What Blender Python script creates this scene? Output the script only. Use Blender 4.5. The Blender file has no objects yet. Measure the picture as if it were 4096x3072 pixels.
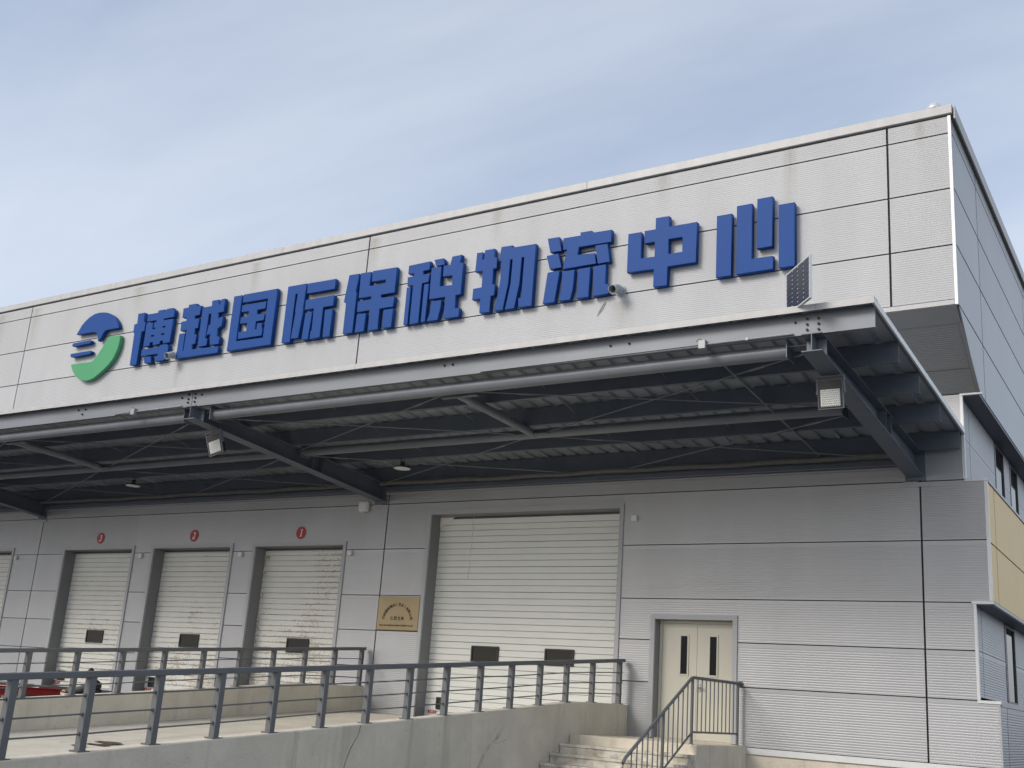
import bpy, bmesh, math, random
from mathutils import Vector, Matrix
random.seed(7)
R = math.radians
S = bpy.context.scene
COL = S.collection
# ------------------------------------------------------------------ camera
cd = bpy.data.cameras.new('camera'); cam = bpy.data.objects.new('camera', cd); COL.objects.link(cam)
CX, CY, CZ, YAW, PITCH, ROLL, FPX = (4.51624, -19.6979, 1.43365, -0.587634, 0.277001, 0.0722145, 4464.85)
fwd = Vector((math.sin(YAW)*math.cos(PITCH), math.cos(YAW)*math.cos(PITCH), math.sin(PITCH)))
r0 = Vector((math.cos(YAW), -math.sin(YAW), 0)); u0 = r0.cross(fwd)
rgt = r0*math.cos(ROLL) + u0*math.sin(ROLL); up = -r0*math.sin(ROLL) + u0*math.cos(ROLL)
cam.matrix_world = Matrix(((rgt.x, up.x, -fwd.x, CX), (rgt.y, up.y, -fwd.y, CY), (rgt.z, up.z, -fwd.z, CZ), (0, 0, 0, 1)))
cd.sensor_fit = 'HORIZONTAL'; cd.sensor_width = 36.0; cd.lens = FPX/4096*36.0
cd.clip_start = 0.1; cd.clip_end = 2000
S.camera = cam
# ------------------------------------------------------------------ sky, sun, exposure
SUN_EL, SUN_AZ = R(34), R(27)          # height; degrees left of straight onto the front wall
world = bpy.data.worlds.new('World'); S.world = world; world.use_nodes = True
wt = world.node_tree; wt.nodes.clear()
def wn(t, **k):
    n = wt.nodes.new(t)
    for a, b in k.items(): setattr(n, a, b)
    return n
wo = wn('ShaderNodeOutputWorld'); bg = wn('ShaderNodeBackground'); bg.inputs['Strength'].default_value = 0.15
sky = wn('ShaderNodeTexSky', sky_type='NISHITA', sun_disc=False)
sky.sun_elevation = SUN_EL; sky.sun_rotation = R(180) + SUN_AZ
sky.air_density = 1.0; sky.dust_density = 3.0; sky.ozone_density = 1.6
tc = wn('ShaderNodeTexCoord'); sep = wn('ShaderNodeSeparateXYZ'); wt.links.new(tc.outputs['Generated'], sep.inputs[0])
def wmath(op, a, b=None, clamp=False):
    n = wn('ShaderNodeMath', operation=op, use_clamp=clamp)
    for i, v in enumerate((a, b)):
        if v is None: continue
        if isinstance(v, (int, float)): n.inputs[i].default_value = v
        else: wt.links.new(v, n.inputs[i])
    return n.outputs[0]
zz = wmath('ADD', wmath('MAXIMUM', sep.outputs[2], 0.0), 0.22)
px_, py_ = wmath('DIVIDE', sep.outputs[0], zz), wmath('DIVIDE', sep.outputs[1], zz)
cmb = wn('ShaderNodeCombineXYZ'); wt.links.new(px_, cmb.inputs[0]); wt.links.new(py_, cmb.inputs[1])
mp = wn('ShaderNodeMapping'); wt.links.new(cmb.outputs[0], mp.inputs[0])
mp.inputs['Rotation'].default_value = (0, 0, R(28)); mp.inputs['Scale'].default_value = (0.5, 1.25, 1); mp.inputs['Location'].default_value = (2.1, 1.7, 0)
n1 = wn('ShaderNodeTexNoise'); n1.inputs['Scale'].default_value = 0.9; n1.inputs['Detail'].default_value = 7; n1.inputs['Roughness'].default_value = 0.52; n1.inputs['Distortion'].default_value = 0.5
wt.links.new(mp.outputs[0], n1.inputs['Vector'])
mr = wn('ShaderNodeMapRange'); mr.inputs['From Min'].default_value = 0.40; mr.inputs['From Max'].default_value = 0.66
mr.inputs['To Min'].default_value = 0.0; mr.inputs['To Max'].default_value = 0.56
wt.links.new(n1.outputs['Fac'], mr.inputs['Value'])
# the thin cloud sheet thickens towards the horizon, where one looks through more of it
hz = wn('ShaderNodeMapRange'); hz.inputs['From Min'].default_value = 0.66; hz.inputs['From Max'].default_value = 0.15
hz.inputs['To Min'].default_value = 0.0; hz.inputs['To Max'].default_value = 0.70
wt.links.new(sep.outputs[2], hz.inputs['Value'])
fac = wmath('MAXIMUM', mr.outputs[0], 0.0)
fac = wmath('SUBTRACT', wmath('ADD', fac, hz.outputs[0]), wmath('MULTIPLY', fac, hz.outputs[0]), True)
mx = wn('ShaderNodeMix', data_type='RGBA'); wt.links.new(fac, mx.inputs['Factor'])
wt.links.new(sky.outputs[0], mx.inputs[6]); mx.inputs[7].default_value = (5.0, 5.25, 5.7, 1)
wt.links.new(mx.outputs[2], bg.inputs['Color']); wt.links.new(bg.outputs[0], wo.inputs['Surface'])
sl = bpy.data.lights.new('sun', 'SUN'); sl.energy = 1.2; sl.angle = R(20); sl.color = (1.0, 0.975, 0.94)
sun = bpy.data.objects.new('sun', sl); COL.objects.link(sun)
sd = Vector((-math.sin(SUN_AZ)*math.cos(SUN_EL), -math.cos(SUN_AZ)*math.cos(SUN_EL), math.sin(SUN_EL)))
sun.rotation_euler = sd.to_track_quat('Z', 'Y').to_euler(); sun.location = (-20, -60, 60)
S.view_settings.view_transform = 'Standard'; S.view_settings.look = 'None'
S.view_settings.gamma = 1.0; S.view_settings.use_curve_mapping = False
S.view_settings.exposure = 0.32
# ------------------------------------------------------------------ materials
def mat(name, col, rough=0.5, metal=0.0, spec=0.5, var=0.0, scale=3.0, stretch=(1, 1, 1), col2=None, bump=0.0, bscale=40.0, detail=5, thr=None, extra=None, objvar=0.0):
    m = bpy.data.materials.new(name); m.use_nodes = True; nt = m.node_tree; L = nt.links.new
    b = nt.nodes['Principled BSDF']
    b.inputs['Roughness'].default_value = rough; b.inputs['Metallic'].default_value = metal
    b.inputs['Specular IOR Level'].default_value = spec
    c = (*col, 1)
    b.inputs['Base Color'].default_value = c
    g = nt.nodes.new('ShaderNodeNewGeometry')
    if var or col2:
        mpn = nt.nodes.new('ShaderNodeMapping'); mpn.inputs['Scale'].default_value = stretch; L(g.outputs['Position'], mpn.inputs[0])
        n = nt.nodes.new('ShaderNodeTexNoise'); n.inputs['Scale'].default_value = scale; n.inputs['Detail'].default_value = detail; n.inputs['Roughness'].default_value = 0.6
        L(mpn.outputs[0], n.inputs['Vector'])
        mrn = nt.nodes.new('ShaderNodeMapRange'); a, d = thr or (0.3, 0.75)
        mrn.inputs['From Min'].default_value = a; mrn.inputs['From Max'].default_value = d; L(n.outputs['Fac'], mrn.inputs['Value'])
        mixn = nt.nodes.new('ShaderNodeMix'); mixn.data_type = 'RGBA'; L(mrn.outputs[0], mixn.inputs['Factor'])
        mixn.inputs[6].default_value = c
        c2 = col2 or tuple(x*(1-var) for x in col)
        mixn.inputs[7].default_value = (*c2, 1); out = mixn.outputs[2]
        if extra: out = extra(nt, g, out)
        if objvar:      # sheets from different batches differ a little in tone
            oi = nt.nodes.new('ShaderNodeObjectInfo'); r1 = nt.nodes.new('ShaderNodeMapRange'); r1.inputs['To Min'].default_value = 1-objvar; r1.inputs['To Max'].default_value = 1+objvar; L(oi.outputs['Random'], r1.inputs['Value'])
            hs = nt.nodes.new('ShaderNodeHueSaturation'); L(r1.outputs[0], hs.inputs['Value']); L(out, hs.inputs['Color']); out = hs.outputs[0]
        L(out, b.inputs['Base Color'])
    if bump:
        n2 = nt.nodes.new('ShaderNodeTexNoise'); n2.inputs['Scale'].default_value = bscale; n2.inputs['Detail'].default_value = 4
        L(g.outputs['Position'], n2.inputs['Vector'])
        bp = nt.nodes.new('ShaderNodeBump'); bp.inputs['Strength'].default_value = bump; bp.inputs['Distance'].default_value = 0.02
        L(n2.outputs['Fac'], bp.inputs['Height']); L(bp.outputs[0], b.inputs['Normal'])
    return m
def stains(spots, tint, amount):
    """streaks of dirt that run down the cladding: (x, z top, half width, length)"""
    def f(nt, g, out):
        L = nt.links.new
        sp = nt.nodes.new('ShaderNodeSeparateXYZ'); L(g.outputs['Position'], sp.inputs[0])
        def mth(op, a, b=None, cl=False):
            n = nt.nodes.new('ShaderNodeMath'); n.operation = op; n.use_clamp = cl
            for i, v in enumerate((a, b)):
                if v is None: continue
                if isinstance(v, (int, float)): n.inputs[i].default_value = v
                else: L(v, n.inputs[i])
            return n.outputs[0]
        tot = None
        for (x, z, w, l) in spots:
            fx = mth('SUBTRACT', 1.0, mth('DIVIDE', mth('ABSOLUTE', mth('SUBTRACT', sp.outputs[0], x)), w), True)
            fz = mth('DIVIDE', mth('SUBTRACT', sp.outputs[2], z-l), l, True)
            top = mth('LESS_THAN', sp.outputs[2], z)
            q = mth('MULTIPLY', mth('MULTIPLY', fx, fz), top)
            tot = q if tot is None else mth('MAXIMUM', tot, q)
        mpn = nt.nodes.new('ShaderNodeMapping'); mpn.inputs['Scale'].default_value = (22, 22, 0.7); L(g.outputs['Position'], mpn.inputs[0])
        n = nt.nodes.new('ShaderNodeTexNoise'); n.inputs['Scale'].default_value = 1.0; n.inputs['Detail'].default_value = 4; L(mpn.outputs[0], n.inputs['Vector'])
        fac = mth('MULTIPLY', mth('MULTIPLY', tot, mth('MULTIPLY', n.outputs['Fac'], 1.9)), amount, True)
        mx2 = nt.nodes.new('ShaderNodeMix'); mx2.data_type = 'RGBA'; L(fac, mx2.inputs['Factor']); L(out, mx2.inputs[6]); mx2.inputs[7].default_value = (*tint, 1)
        return mx2.outputs[2]
    return f
SPOTS = [(-1.75, 11.55, .16, 1.6), (-4.3, 11.55, .22, .9), (-8.2, 11.55, .18, .8), (-5.1, 9.05, .3, .8), (-11.6, 11.5, .25, 1.0), (-15.4, 11.5, .2, 1.1), (-17.75, 9.1, .12, .9),
         (-19.8, 11.5, .3, .8), (-24.3, 11.5, .35, 1.6), (-26, 11.5, .3, 1.2), (.55, 11.55, .12, .5)]
M = {}
M['panel'] = mat('silver_panel', (0.48, 0.485, 0.487), 0.65, 0.1, 0.25, var=0.10, scale=1.0, stretch=(1.3, 1.3, 0.25), objvar=.035, extra=stains(SPOTS, (0.30, 0.30, 0.26), 0.65))
M['shaded_lower_panel'] = mat('shaded_lower_panel', (0.43, 0.435, 0.44), 0.45, 0.5, 0.5, var=0.10, scale=1.0, stretch=(1.1, 1.1, 0.3), objvar=.05)  # same silver paint as the sign wall, darkened for the canopy shade
M['shaded_east_panel'] = mat('shaded_east_panel', (0.33, 0.34, 0.355), 0.36, 0.35, 0.5, var=0.10, scale=0.8, stretch=(1, 1, .4), objvar=.06)  # same silver paint again, shade of the east side put into a bluish tone
M['yellow'] = mat('yellow_panel', (0.80, 0.56, 0.20), 0.45, var=0.07, scale=1.2)
M['joint'] = mat('dark_joint', (0.035, 0.03, 0.028), 0.8)
M['trim'] = mat('bright_trim', (0.74, 0.75, 0.73), 0.35, 0.15, 0.5, var=0.08, scale=4)
M['cap'] = mat('cap_flashing', (0.49, 0.49, 0.475), 0.45, var=0.16, scale=2.2, stretch=(2.5, 1, .4))
M['frame'] = mat('door_frame', (0.42, 0.425, 0.435), 0.42, var=0.08, scale=2)
M['jamb'] = mat('shaded_jamb', (0.23, 0.235, 0.24), 0.5, var=0.1, scale=1.5)  # darker than the door frame: shade inside the reveals is put into the colour
M['steel'] = mat('blue_grey_steel', (0.125, 0.145, 0.178), 0.45, 0.0, 0.5, var=0.22, scale=2.5)
M['fascia'] = mat('fascia_steel', (0.215, 0.232, 0.255), 0.45, 0.15, 0.5, var=0.22, scale=1.4, stretch=(.5, 1, 2))
M['pipe'] = mat('pipe_steel', (0.22, 0.235, 0.26), 0.42, 0.15, 0.5, var=0.2, scale=2.0)
M['rail'] = mat('rail_paint', (0.128, 0.134, 0.138), 0.45, 0.0, 0.5, var=0.15, scale=5)
M['deck'] = mat('galvanised_deck', (0.40, 0.43, 0.47), 0.4, 0.2, 0.5, var=0.3, scale=2.0)
M['rust'] = mat('rusty_pipe', (0.16, 0.16, 0.155), 0.6, var=0.35, scale=3)
M['blue'] = mat('blue_letter', (0.004, 0.058, 0.25), 0.5, 0.0, 0.18, var=0.06, scale=1.2)
M['green'] = mat('green_letter', (0.085, 0.33, 0.155), 0.5, 0.0, 0.18, var=0.05, scale=1.2)
def layer(sc, stretch, lo, hi, tint, amt, detail=6, rough=.6):
    def f(nt, g, out):
        L = nt.links.new
        mpn = nt.nodes.new('ShaderNodeMapping'); mpn.inputs['Scale'].default_value = stretch; mpn.inputs['Location'].default_value = (3.1, 1.7, 5.3); L(g.outputs['Position'], mpn.inputs[0])
        n = nt.nodes.new('ShaderNodeTexNoise'); n.inputs['Scale'].default_value = sc; n.inputs['Detail'].default_value = detail; n.inputs['Roughness'].default_value = rough; L(mpn.outputs[0], n.inputs['Vector'])
        r_ = nt.nodes.new('ShaderNodeMapRange'); r_.inputs['From Min'].default_value = lo; r_.inputs['From Max'].default_value = hi; r_.inputs['To Max'].default_value = amt; L(n.outputs['Fac'], r_.inputs['Value'])
        mx2 = nt.nodes.new('ShaderNodeMix'); mx2.data_type = 'RGBA'; L(r_.outputs[0], mx2.inputs['Factor']); L(out, mx2.inputs[6]); mx2.inputs[7].default_value = (*tint, 1)
        return mx2.outputs[2]
    return f
def both(*fs):
    def f(nt, g, out):
        for q in fs: out = q(nt, g, out)
        return out
    return f
M['concrete'] = mat('concrete', (0.72, 0.66, 0.535), 0.85, spec=0.2, var=0.24, scale=1.3, bump=0.35, bscale=35, detail=9,
                    extra=both(layer(1.0, (5, 5, .35), .55, .72, (0.33, 0.29, 0.23), .45), layer(9.0, (1, 1, 1), .60, .72, (0.36, 0.33, 0.28), .35), layer(40.0, (1, 1, 1), .62, .70, (0.30, 0.28, 0.24), .35)))
M['ramp'] = mat('ramp_concrete', (0.60, 0.56, 0.46), 0.85, spec=0.2, var=0.20, scale=1.7, bump=0.25, bscale=25, detail=9,
                extra=both(layer(1.0, (3.2, .22, 1), .52, .70, (0.34, 0.295, 0.24), .40), layer(6.0, (1, .8, 1), .60, .74, (0.30, 0.26, 0.21), .45)))
M['step'] = mat('worn_steps', (0.66, 0.62, 0.53), 0.9, spec=0.2, col2=(0.34, 0.31, 0.255), scale=4.5, bump=0.7, bscale=14, detail=9, thr=(0.40, 0.66))
M['ground'] = mat('yard_concrete', (0.17, 0.173, 0.175), 0.9, spec=0.2, var=0.3, scale=0.4, bump=0.2)
M['door'] = mat('door_cream', (0.76, 0.77, 0.72), 0.4, 0, 0.5, var=0.07, scale=1.5)
M['leaf'] = mat('beige_leaf', (0.60, 0.575, 0.475), 0.4, 0, 0.5, var=0.05, scale=2)
def peel(nt, g, out):
    """old film on the doors: cracked along the ribs, worst near the bottom and in patches"""
    L = nt.links.new
    def nd(t): return nt.nodes.new('ShaderNode'+t)
    def noise(sc, stretch, det, rough, dist=0.0):
        mpn = nd('Mapping'); mpn.inputs['Scale'].default_value = stretch; L(g.outputs['Position'], mpn.inputs[0])
        n = nd('TexNoise'); n.inputs['Scale'].default_value = sc; n.inputs['Detail'].default_value = det; n.inputs['Roughness'].default_value = rough; n.inputs['Distortion'].default_value = dist
        L(mpn.outputs[0], n.inputs['Vector']); return n.outputs['Fac']
    def mth(op, a, b=None, cl=False):
        n = nd('Math'); n.operation = op; n.use_clamp = cl
        for i, v in enumerate((a, b)):
            if v is None: continue
            if isinstance(v, (int, float)): n.inputs[i].default_value = v
            else: L(v, n.inputs[i])
        return n.outputs[0]
    def rng(v, a, b, c, d):
        n = nd('MapRange'); n.inputs['From Min'].default_value = a; n.inputs['From Max'].default_value = b; n.inputs['To Min'].default_value = c; n.inputs['To Max'].default_value = d; L(v, n.inputs['Value']); return n.outputs[0]
    sp = nd('SeparateXYZ'); L(g.outputs['Position'], sp.inputs[0])
    fr = mth('FRACT', mth('DIVIDE', mth('SUBTRACT', sp.outputs[2], 1.0), 0.1297))
    rib = rng(mth('ABSOLUTE', mth('SUBTRACT', fr, 0.5)), 0.18, 0.5, 0.0, 0.13)
    low = rng(sp.outputs[2], 4.0, 1.5, 0.0, 0.185)
    east = rng(sp.outputs[0], -22.0, -14.0, -0.03, 0.03)
    patch = rng(noise(0.9, (1, 1, 1), 3, 0.5), 0.42, 0.66, -0.10, 0.07)
    v = mth('ADD', mth('ADD', noise(1.0, (7, 1, 16), 8, 0.7, 1.6), rib), mth('ADD', mth('ADD', low, east), patch))
    rp = nd('ValToRGB'); L(v, rp.inputs[0]); e = rp.color_ramp.elements
    e[0].position = 0.70; e[0].color = (0, 0, 0, 1); e[1].position = 0.735; e[1].color = (1, 1, 1, 1)
    e2 = rp.color_ramp.elements.new(0.755); e2.color = (0.9, 0.9, 0.9, 1); e3 = rp.color_ramp.elements.new(0.80); e3.color = (0.12, 0.12, 0.12, 1)
    mx2 = nd('Mix'); mx2.data_type = 'RGBA'; L(rp.outputs[0], mx2.inputs['Factor']); L(out, mx2.inputs[6]); mx2.inputs[7].default_value = (0.36, 0.28, 0.19, 1)
    return mx2.outputs[2]
M['peel'] = mat('peeling_cream', (0.76, 0.755, 0.69), 0.5, 0, 0.4, var=0.10, scale=2.2, extra=peel)
M['torn'] = mat('torn_film', (0.40, 0.33, 0.24), 0.7, col2=(0.74, 0.73, 0.66), scale=14, thr=(.42, .58))
M['black'] = mat('black_plastic', (0.018, 0.017, 0.016), 0.4)
M['glass'] = mat('dark_glass', (0.008, 0.010, 0.014), 0.05, 0, 0.12)
M['murky'] = mat('murky_pane', (0.030, 0.029, 0.022), 0.3, 0, 0.25)
M['red'] = mat('sign_red', (0.42, 0.018, 0.03), 0.45)
M['sticker'] = mat('sticker_red', (0.36, 0.045, 0.03), 0.5)
M['white'] = mat('white_paint', (0.74, 0.74, 0.72), 0.45)
M['offwhite'] = mat('cream_plastic', (0.80, 0.79, 0.72), 0.45)
M['brass'] = mat('brass_plate', (0.34, 0.265, 0.145), 0.42, 0.35, 0.5, var=0.16, scale=2.2)
M['ink'] = mat('dark_ink', (0.03, 0.018, 0.015), 0.6)
M['lens'] = mat('led_lens', (0.55, 0.55, 0.50), 0.2, 0, 0.6)
M['lamp_white'] = mat('lamp_diffuser', (0.80, 0.81, 0.80), 0.5)
M['cell'] = mat('solar_cell', (0.012, 0.015, 0.03), 0.2, 0, 0.6, var=0.3, scale=9)
M['alu'] = mat('aluminium', (0.62, 0.63, 0.64), 0.35, 0.3)
M['pvc'] = mat('grey_pvc', (0.40, 0.43, 0.44), 0.45, var=0.15, scale=7)
M['pipe_in'] = mat('pipe_inside', (0.12, 0.115, 0.095), 0.8)
M['dark'] = mat('shaded_soffit', (0.075, 0.085, 0.105), 0.5)  # shade under the side overhangs, put into the colour of their undersides
M['soffit'] = mat('soffit_panel', (0.28, 0.28, 0.275), 0.5, var=0.08)
M['win_frame'] = mat('window_frame', (0.10, 0.095, 0.09), 0.45)
M['conduit'] = mat('conduit', (0.30, 0.31, 0.32), 0.4, 0.2)
M['chrome'] = mat('chrome', (0.6, 0.6, 0.6), 0.2, 0.9)
M['truck_red'] = mat('truck_red', (0.32, 0.012, 0.022), 0.35, 0, 0.5, var=0.15, scale=4)
M['truck_orange'] = mat('truck_orange', (0.45, 0.07, 0.03), 0.4)
M['truck_grey'] = mat('truck_grey', (0.045, 0.047, 0.05), 0.5)
M['tyre'] = mat('tyre_rubber', (0.02, 0.02, 0.02), 0.8)
M['wood'] = mat('weathered_wood', (0.30, 0.23, 0.15), 0.8, var=0.4, scale=6, stretch=(6, 1, 6))
M['skin'] = mat('skin', (0.42, 0.25, 0.17), 0.5)
M['jacket'] = mat('black_jacket', (0.025, 0.025, 0.024), 0.7, var=0.3, scale=9)
M['sleeve'] = mat('grey_sleeve', (0.075, 0.076, 0.078), 0.75, var=0.2, scale=9)
M['trousers'] = mat('dark_trousers', (0.03, 0.033, 0.045), 0.8)
M['hair'] = mat('black_hair', (0.012, 0.011, 0.01), 0.5)
M['stain'] = mat('dark_brown_mark', (0.10, 0.075, 0.055), 0.8, var=0.4, scale=12)
M['smear'] = mat('brown_smear', (0.44, 0.385, 0.30), 0.85, spec=.2, col2=(0.60, 0.55, 0.455), scale=6, thr=(.40, .60))
M['scuff'] = mat('grey_scuff', (0.24, 0.24, 0.23), 0.6, var=0.5, scale=30)
# ------------------------------------------------------------------ mesh helpers
class MB:
    def __init__(s): s.v = []; s.f = []
    def add(s, vs, fs):
        o = len(s.v); s.v += [tuple(v) for v in vs]; s.f += [tuple(i+o for i in f) for f in fs]; return s
    def box(s, x0, x1, y0, y1, z0, z1):
        x0, x1 = sorted((x0, x1)); y0, y1 = sorted((y0, y1)); z0, z1 = sorted((z0, z1))
        return s.add([(x0,y0,z0),(x1,y0,z0),(x1,y1,z0),(x0,y1,z0),(x0,y0,z1),(x1,y0,z1),(x1,y1,z1),(x0,y1,z1)],
                     [(0,3,2,1),(4,5,6,7),(0,1,5,4),(1,2,6,5),(2,3,7,6),(3,0,4,7)])
    def hexa(s, p): return s.add(p, [(0,3,2,1),(4,5,6,7),(0,1,5,4),(1,2,6,5),(2,3,7,6),(3,0,4,7)])
    def loft(s, loops, close=True, caps=True):
        n = len(loops[0]); o = len(s.v)
        for l in loops: s.v += [tuple(p) for p in l]
        for i in range(len(loops)-1):
            for j in range(n if close else n-1):
                a, b = o+i*n+j, o+i*n+(j+1) % n
                s.f.append((a, b, b+n, a+n))
        if caps and close:
            s.f.append(tuple(o+j for j in reversed(range(n)))); s.f.append(tuple(o+(len(loops)-1)*n+j for j in range(n)))
        return s
    def tube(s, pts, r, n=10, caps=True, square=None):
        pts = [Vector(p) for p in pts]; loops = []; prev = None
        for i, p in enumerate(pts):
            t = (pts[min(i+1, len(pts)-1)]-pts[max(i-1, 0)]).normalized()
            ref = Vector((0, 0, 1)) if abs(t.z) < 0.95 else Vector((0, 1, 0))
            a = t.cross(ref).normalized(); b = a.cross(t).normalized()
            if square: w, h = square; loops.append([p+a*sx*w/2+b*sy*h/2 for sx, sy in ((-1,-1),(1,-1),(1,1),(-1,1))])
            else:
                rr = r[i] if isinstance(r, (list, tuple)) else r
                loops.append([p+(a*math.cos(2*math.pi*k/n)+b*math.sin(2*math.pi*k/n))*rr for k in range(n)])
        return s.loft(loops, True, caps)
    def prism_yz(s, prof, x0, x1):
        return s.loft([[(x0, y, z) for y, z in prof], [(x1, y, z) for y, z in prof]])
    def prism_xz(s, prof, y0, y1):
        return s.loft([[(x, y0, z) for x, z in prof], [(x, y1, z) for x, z in prof]])
    def build(s, name, m, parent=None, smooth=False, bevel=0, fn=None):
        me = bpy.data.meshes.new(name)
        vs = [fn(v) for v in s.v] if fn else s.v
        me.from_pydata(vs, [], s.f); me.update()
        bm = bmesh.new(); bm.from_mesh(me)
        if bevel:
            bmesh.ops.remove_doubles(bm, verts=bm.verts, dist=1e-5)
            es = [e for e in bm.edges if len(e.link_faces) == 2 and e.calc_face_angle(0) > 0.6]
            bmesh.ops.bevel(bm, geom=es, offset=bevel, segments=1, affect='EDGES', clamp_overlap=True)
        bmesh.ops.recalc_face_normals(bm, faces=bm.faces); bm.to_mesh(me); bm.free()
        if smooth:
            for p in me.polygons: p.use_smooth = True
            try: me.set_sharp_from_angle(angle=R(40))
            except Exception: pass
        return link(name, me, m, parent)
def link(name, me, m=None, parent=None):
    if m is not None and not me.materials: me.materials.append(m)
    o = bpy.data.objects.new(name, me); COL.objects.link(o)
    if parent is not None:
        o.parent = parent
        if parent.type == 'EMPTY' and parent.location.length: o.matrix_parent_inverse = Matrix.Translation(-parent.location)
        elif parent.parent is not None or parent.type == 'MESH': o.matrix_parent_inverse = parent_world(parent).inverted()
    return o
def parent_world(o):
    m = o.matrix_basis.copy()
    while o.parent is not None:
        m = o.parent.matrix_basis @ o.matrix_parent_inverse @ m if False else o.matrix_parent_inverse @ m
        o = o.parent; m = o.matrix_basis @ m
    return m
def tag(o, label, cat, group=None, kind=None):
    o['label'] = label; o['category'] = cat
    if group: o['group'] = group
    if kind: o['kind'] = kind
    return o
def thing(name, loc, label, cat, group=None):
    o = bpy.data.objects.new(name, None); COL.objects.link(o); o.location = loc; o.empty_display_size = 0.2
    return tag(o, label, cat, group)
def struct(o): o['kind'] = 'structure'; return o
def copy_tree(src, dst_parent=None, loc=None):
    c = src.copy(); COL.objects.link(c)
    if loc is not None: c.location = loc
    if dst_parent is not None: c.parent = dst_parent
    for ch in list(src.children): copy_tree(ch, c)
    return c
def curve_mesh(loops, depth, bevel=0.0):
    cu = bpy.data.curves.new('outline', 'CURVE'); cu.dimensions = '2D'; cu.fill_mode = 'BOTH'; cu.extrude = depth/2-bevel; cu.bevel_depth = bevel; cu.bevel_resolution = 0
    cu.offset = -bevel
    for lp in loops:
        sp = cu.splines.new('POLY'); sp.points.add(len(lp)-1); sp.use_cyclic_u = True
        for p, (x, z) in zip(sp.points, lp): p.co = (x, z, 0, 1)
    o = bpy.data.objects.new('outline', cu); COL.objects.link(o)
    dg = bpy.context.evaluated_depsgraph_get(); dg.update()
    me = bpy.data.meshes.new_from_object(o.evaluated_get(dg)); bpy.data.objects.remove(o); bpy.data.curves.remove(cu)
    return me
ROT = Matrix(((1, 0, 0, 0), (0, 0, -1, 0), (0, 1, 0, 0), (0, 0, 0, 1)))   # xy drawing -> stands up facing -y
def text_mesh(txt, size, depth=0.004, shear=0.0, bold=0.0, width=None):
    cu = bpy.data.curves.new('text', 'FONT'); cu.body = txt; cu.size = size; cu.extrude = depth/2; cu.align_x = 'CENTER'; cu.align_y = 'CENTER'; cu.shear = shear; cu.offset = bold
    o = bpy.data.objects.new('text', cu); COL.objects.link(o)
    dg = bpy.context.evaluated_depsgraph_get(); dg.update()
    me = bpy.data.meshes.new_from_object(o.evaluated_get(dg)); bpy.data.objects.remove(o); bpy.data.curves.remove(cu)
    if len(me.vertices):
        xs = [v.co.x for v in me.vertices]; ys = [v.co.y for v in me.vertices]
        cx, cy = (min(xs)+max(xs))/2, (min(ys)+max(ys))/2; k = width/(max(xs)-min(xs)) if width else 1.0
        for v in me.vertices: v.co = ((v.co.x-cx)*k, v.co.y-cy, v.co.z)
    me.materials.clear()
    return me
def sub_rects(rect, holes):
    """cut the holes out of a rectangle (x0, x1, z0, z1)"""
    out = [rect]
    for hx0, hx1, hz0, hz1 in holes:
        nxt = []
        for x0, x1, z0, z1 in out:
            if hx0 >= x1 or hx1 <= x0 or hz0 >= z1 or hz1 <= z0: nxt.append((x0, x1, z0, z1)); continue
            if hx0 > x0: nxt.append((x0, hx0, z0, z1))
            if hx1 < x1: nxt.append((hx1, x1, z0, z1))
            a, b = max(x0, hx0), min(x1, hx1)
            if hz1 < z1: nxt.append((a, b, hz1, z1))
            if hz0 > z0: nxt.append((a, b, z0, hz0))
        out = nxt
    return [r for r in out if r[1]-r[0] > .02 and r[3]-r[2] > .02]
# ------------------------------------------------------------------ ground
GZ = -0.12
g = MB(); g.add([(-400, -400, GZ), (400, -400, GZ), (400, 500, GZ), (-400, 500, GZ)], [(0, 1, 2, 3)])
struct(g.build('ground', M['ground']))
# ------------------------------------------------------------------ warehouse
A = -1.637; WEST = -38.0
W = thing('warehouse', (0, 0, 0), 'grey metal clad warehouse with projecting sign wall and yellow side band', 'building')
B1, B2 = -11.75, -24.53
COLS = [(0.0, 2.0), (B1, 0.0), (B2, B1), (WEST, B2)]
DOCKS = [(-15.81, -12.97), (-19.54, -16.68), (-23.28, -20.41), (-28.6, -25.76)]
OPEN = [(a, b, .99, 4.67) for a, b in DOCKS] + [(-10.485, -5.79, 1.0, 5.31), (-4.94, -3.375, .99, 3.147)]
FR = 0.09
HOLES = [(a-FR, b+FR, c-.2, d+FR) for a, b, c, d in OPEN]
def ribbed(x0, x1, z0, z1, y, name, m, d=0.002, pitch=0.042, parent=W, thick=.024, edge=.03):
    """one cladding panel: fine horizontal ribs pressed into its face"""
    prof = [(y+thick, z0), (y, z0)]; z = z0+edge
    while z+pitch < z1-edge:
        prof += [(y, z), (y+d, z+.007), (y+d, z+pitch*.42), (y, z+pitch*.42+.007)]; z += pitch
    prof += [(y, z1), (y+thick, z1)]
    b = MB(); b.prism_yz(prof, x0, x1)
    return b.build(name, m, parent)
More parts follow.
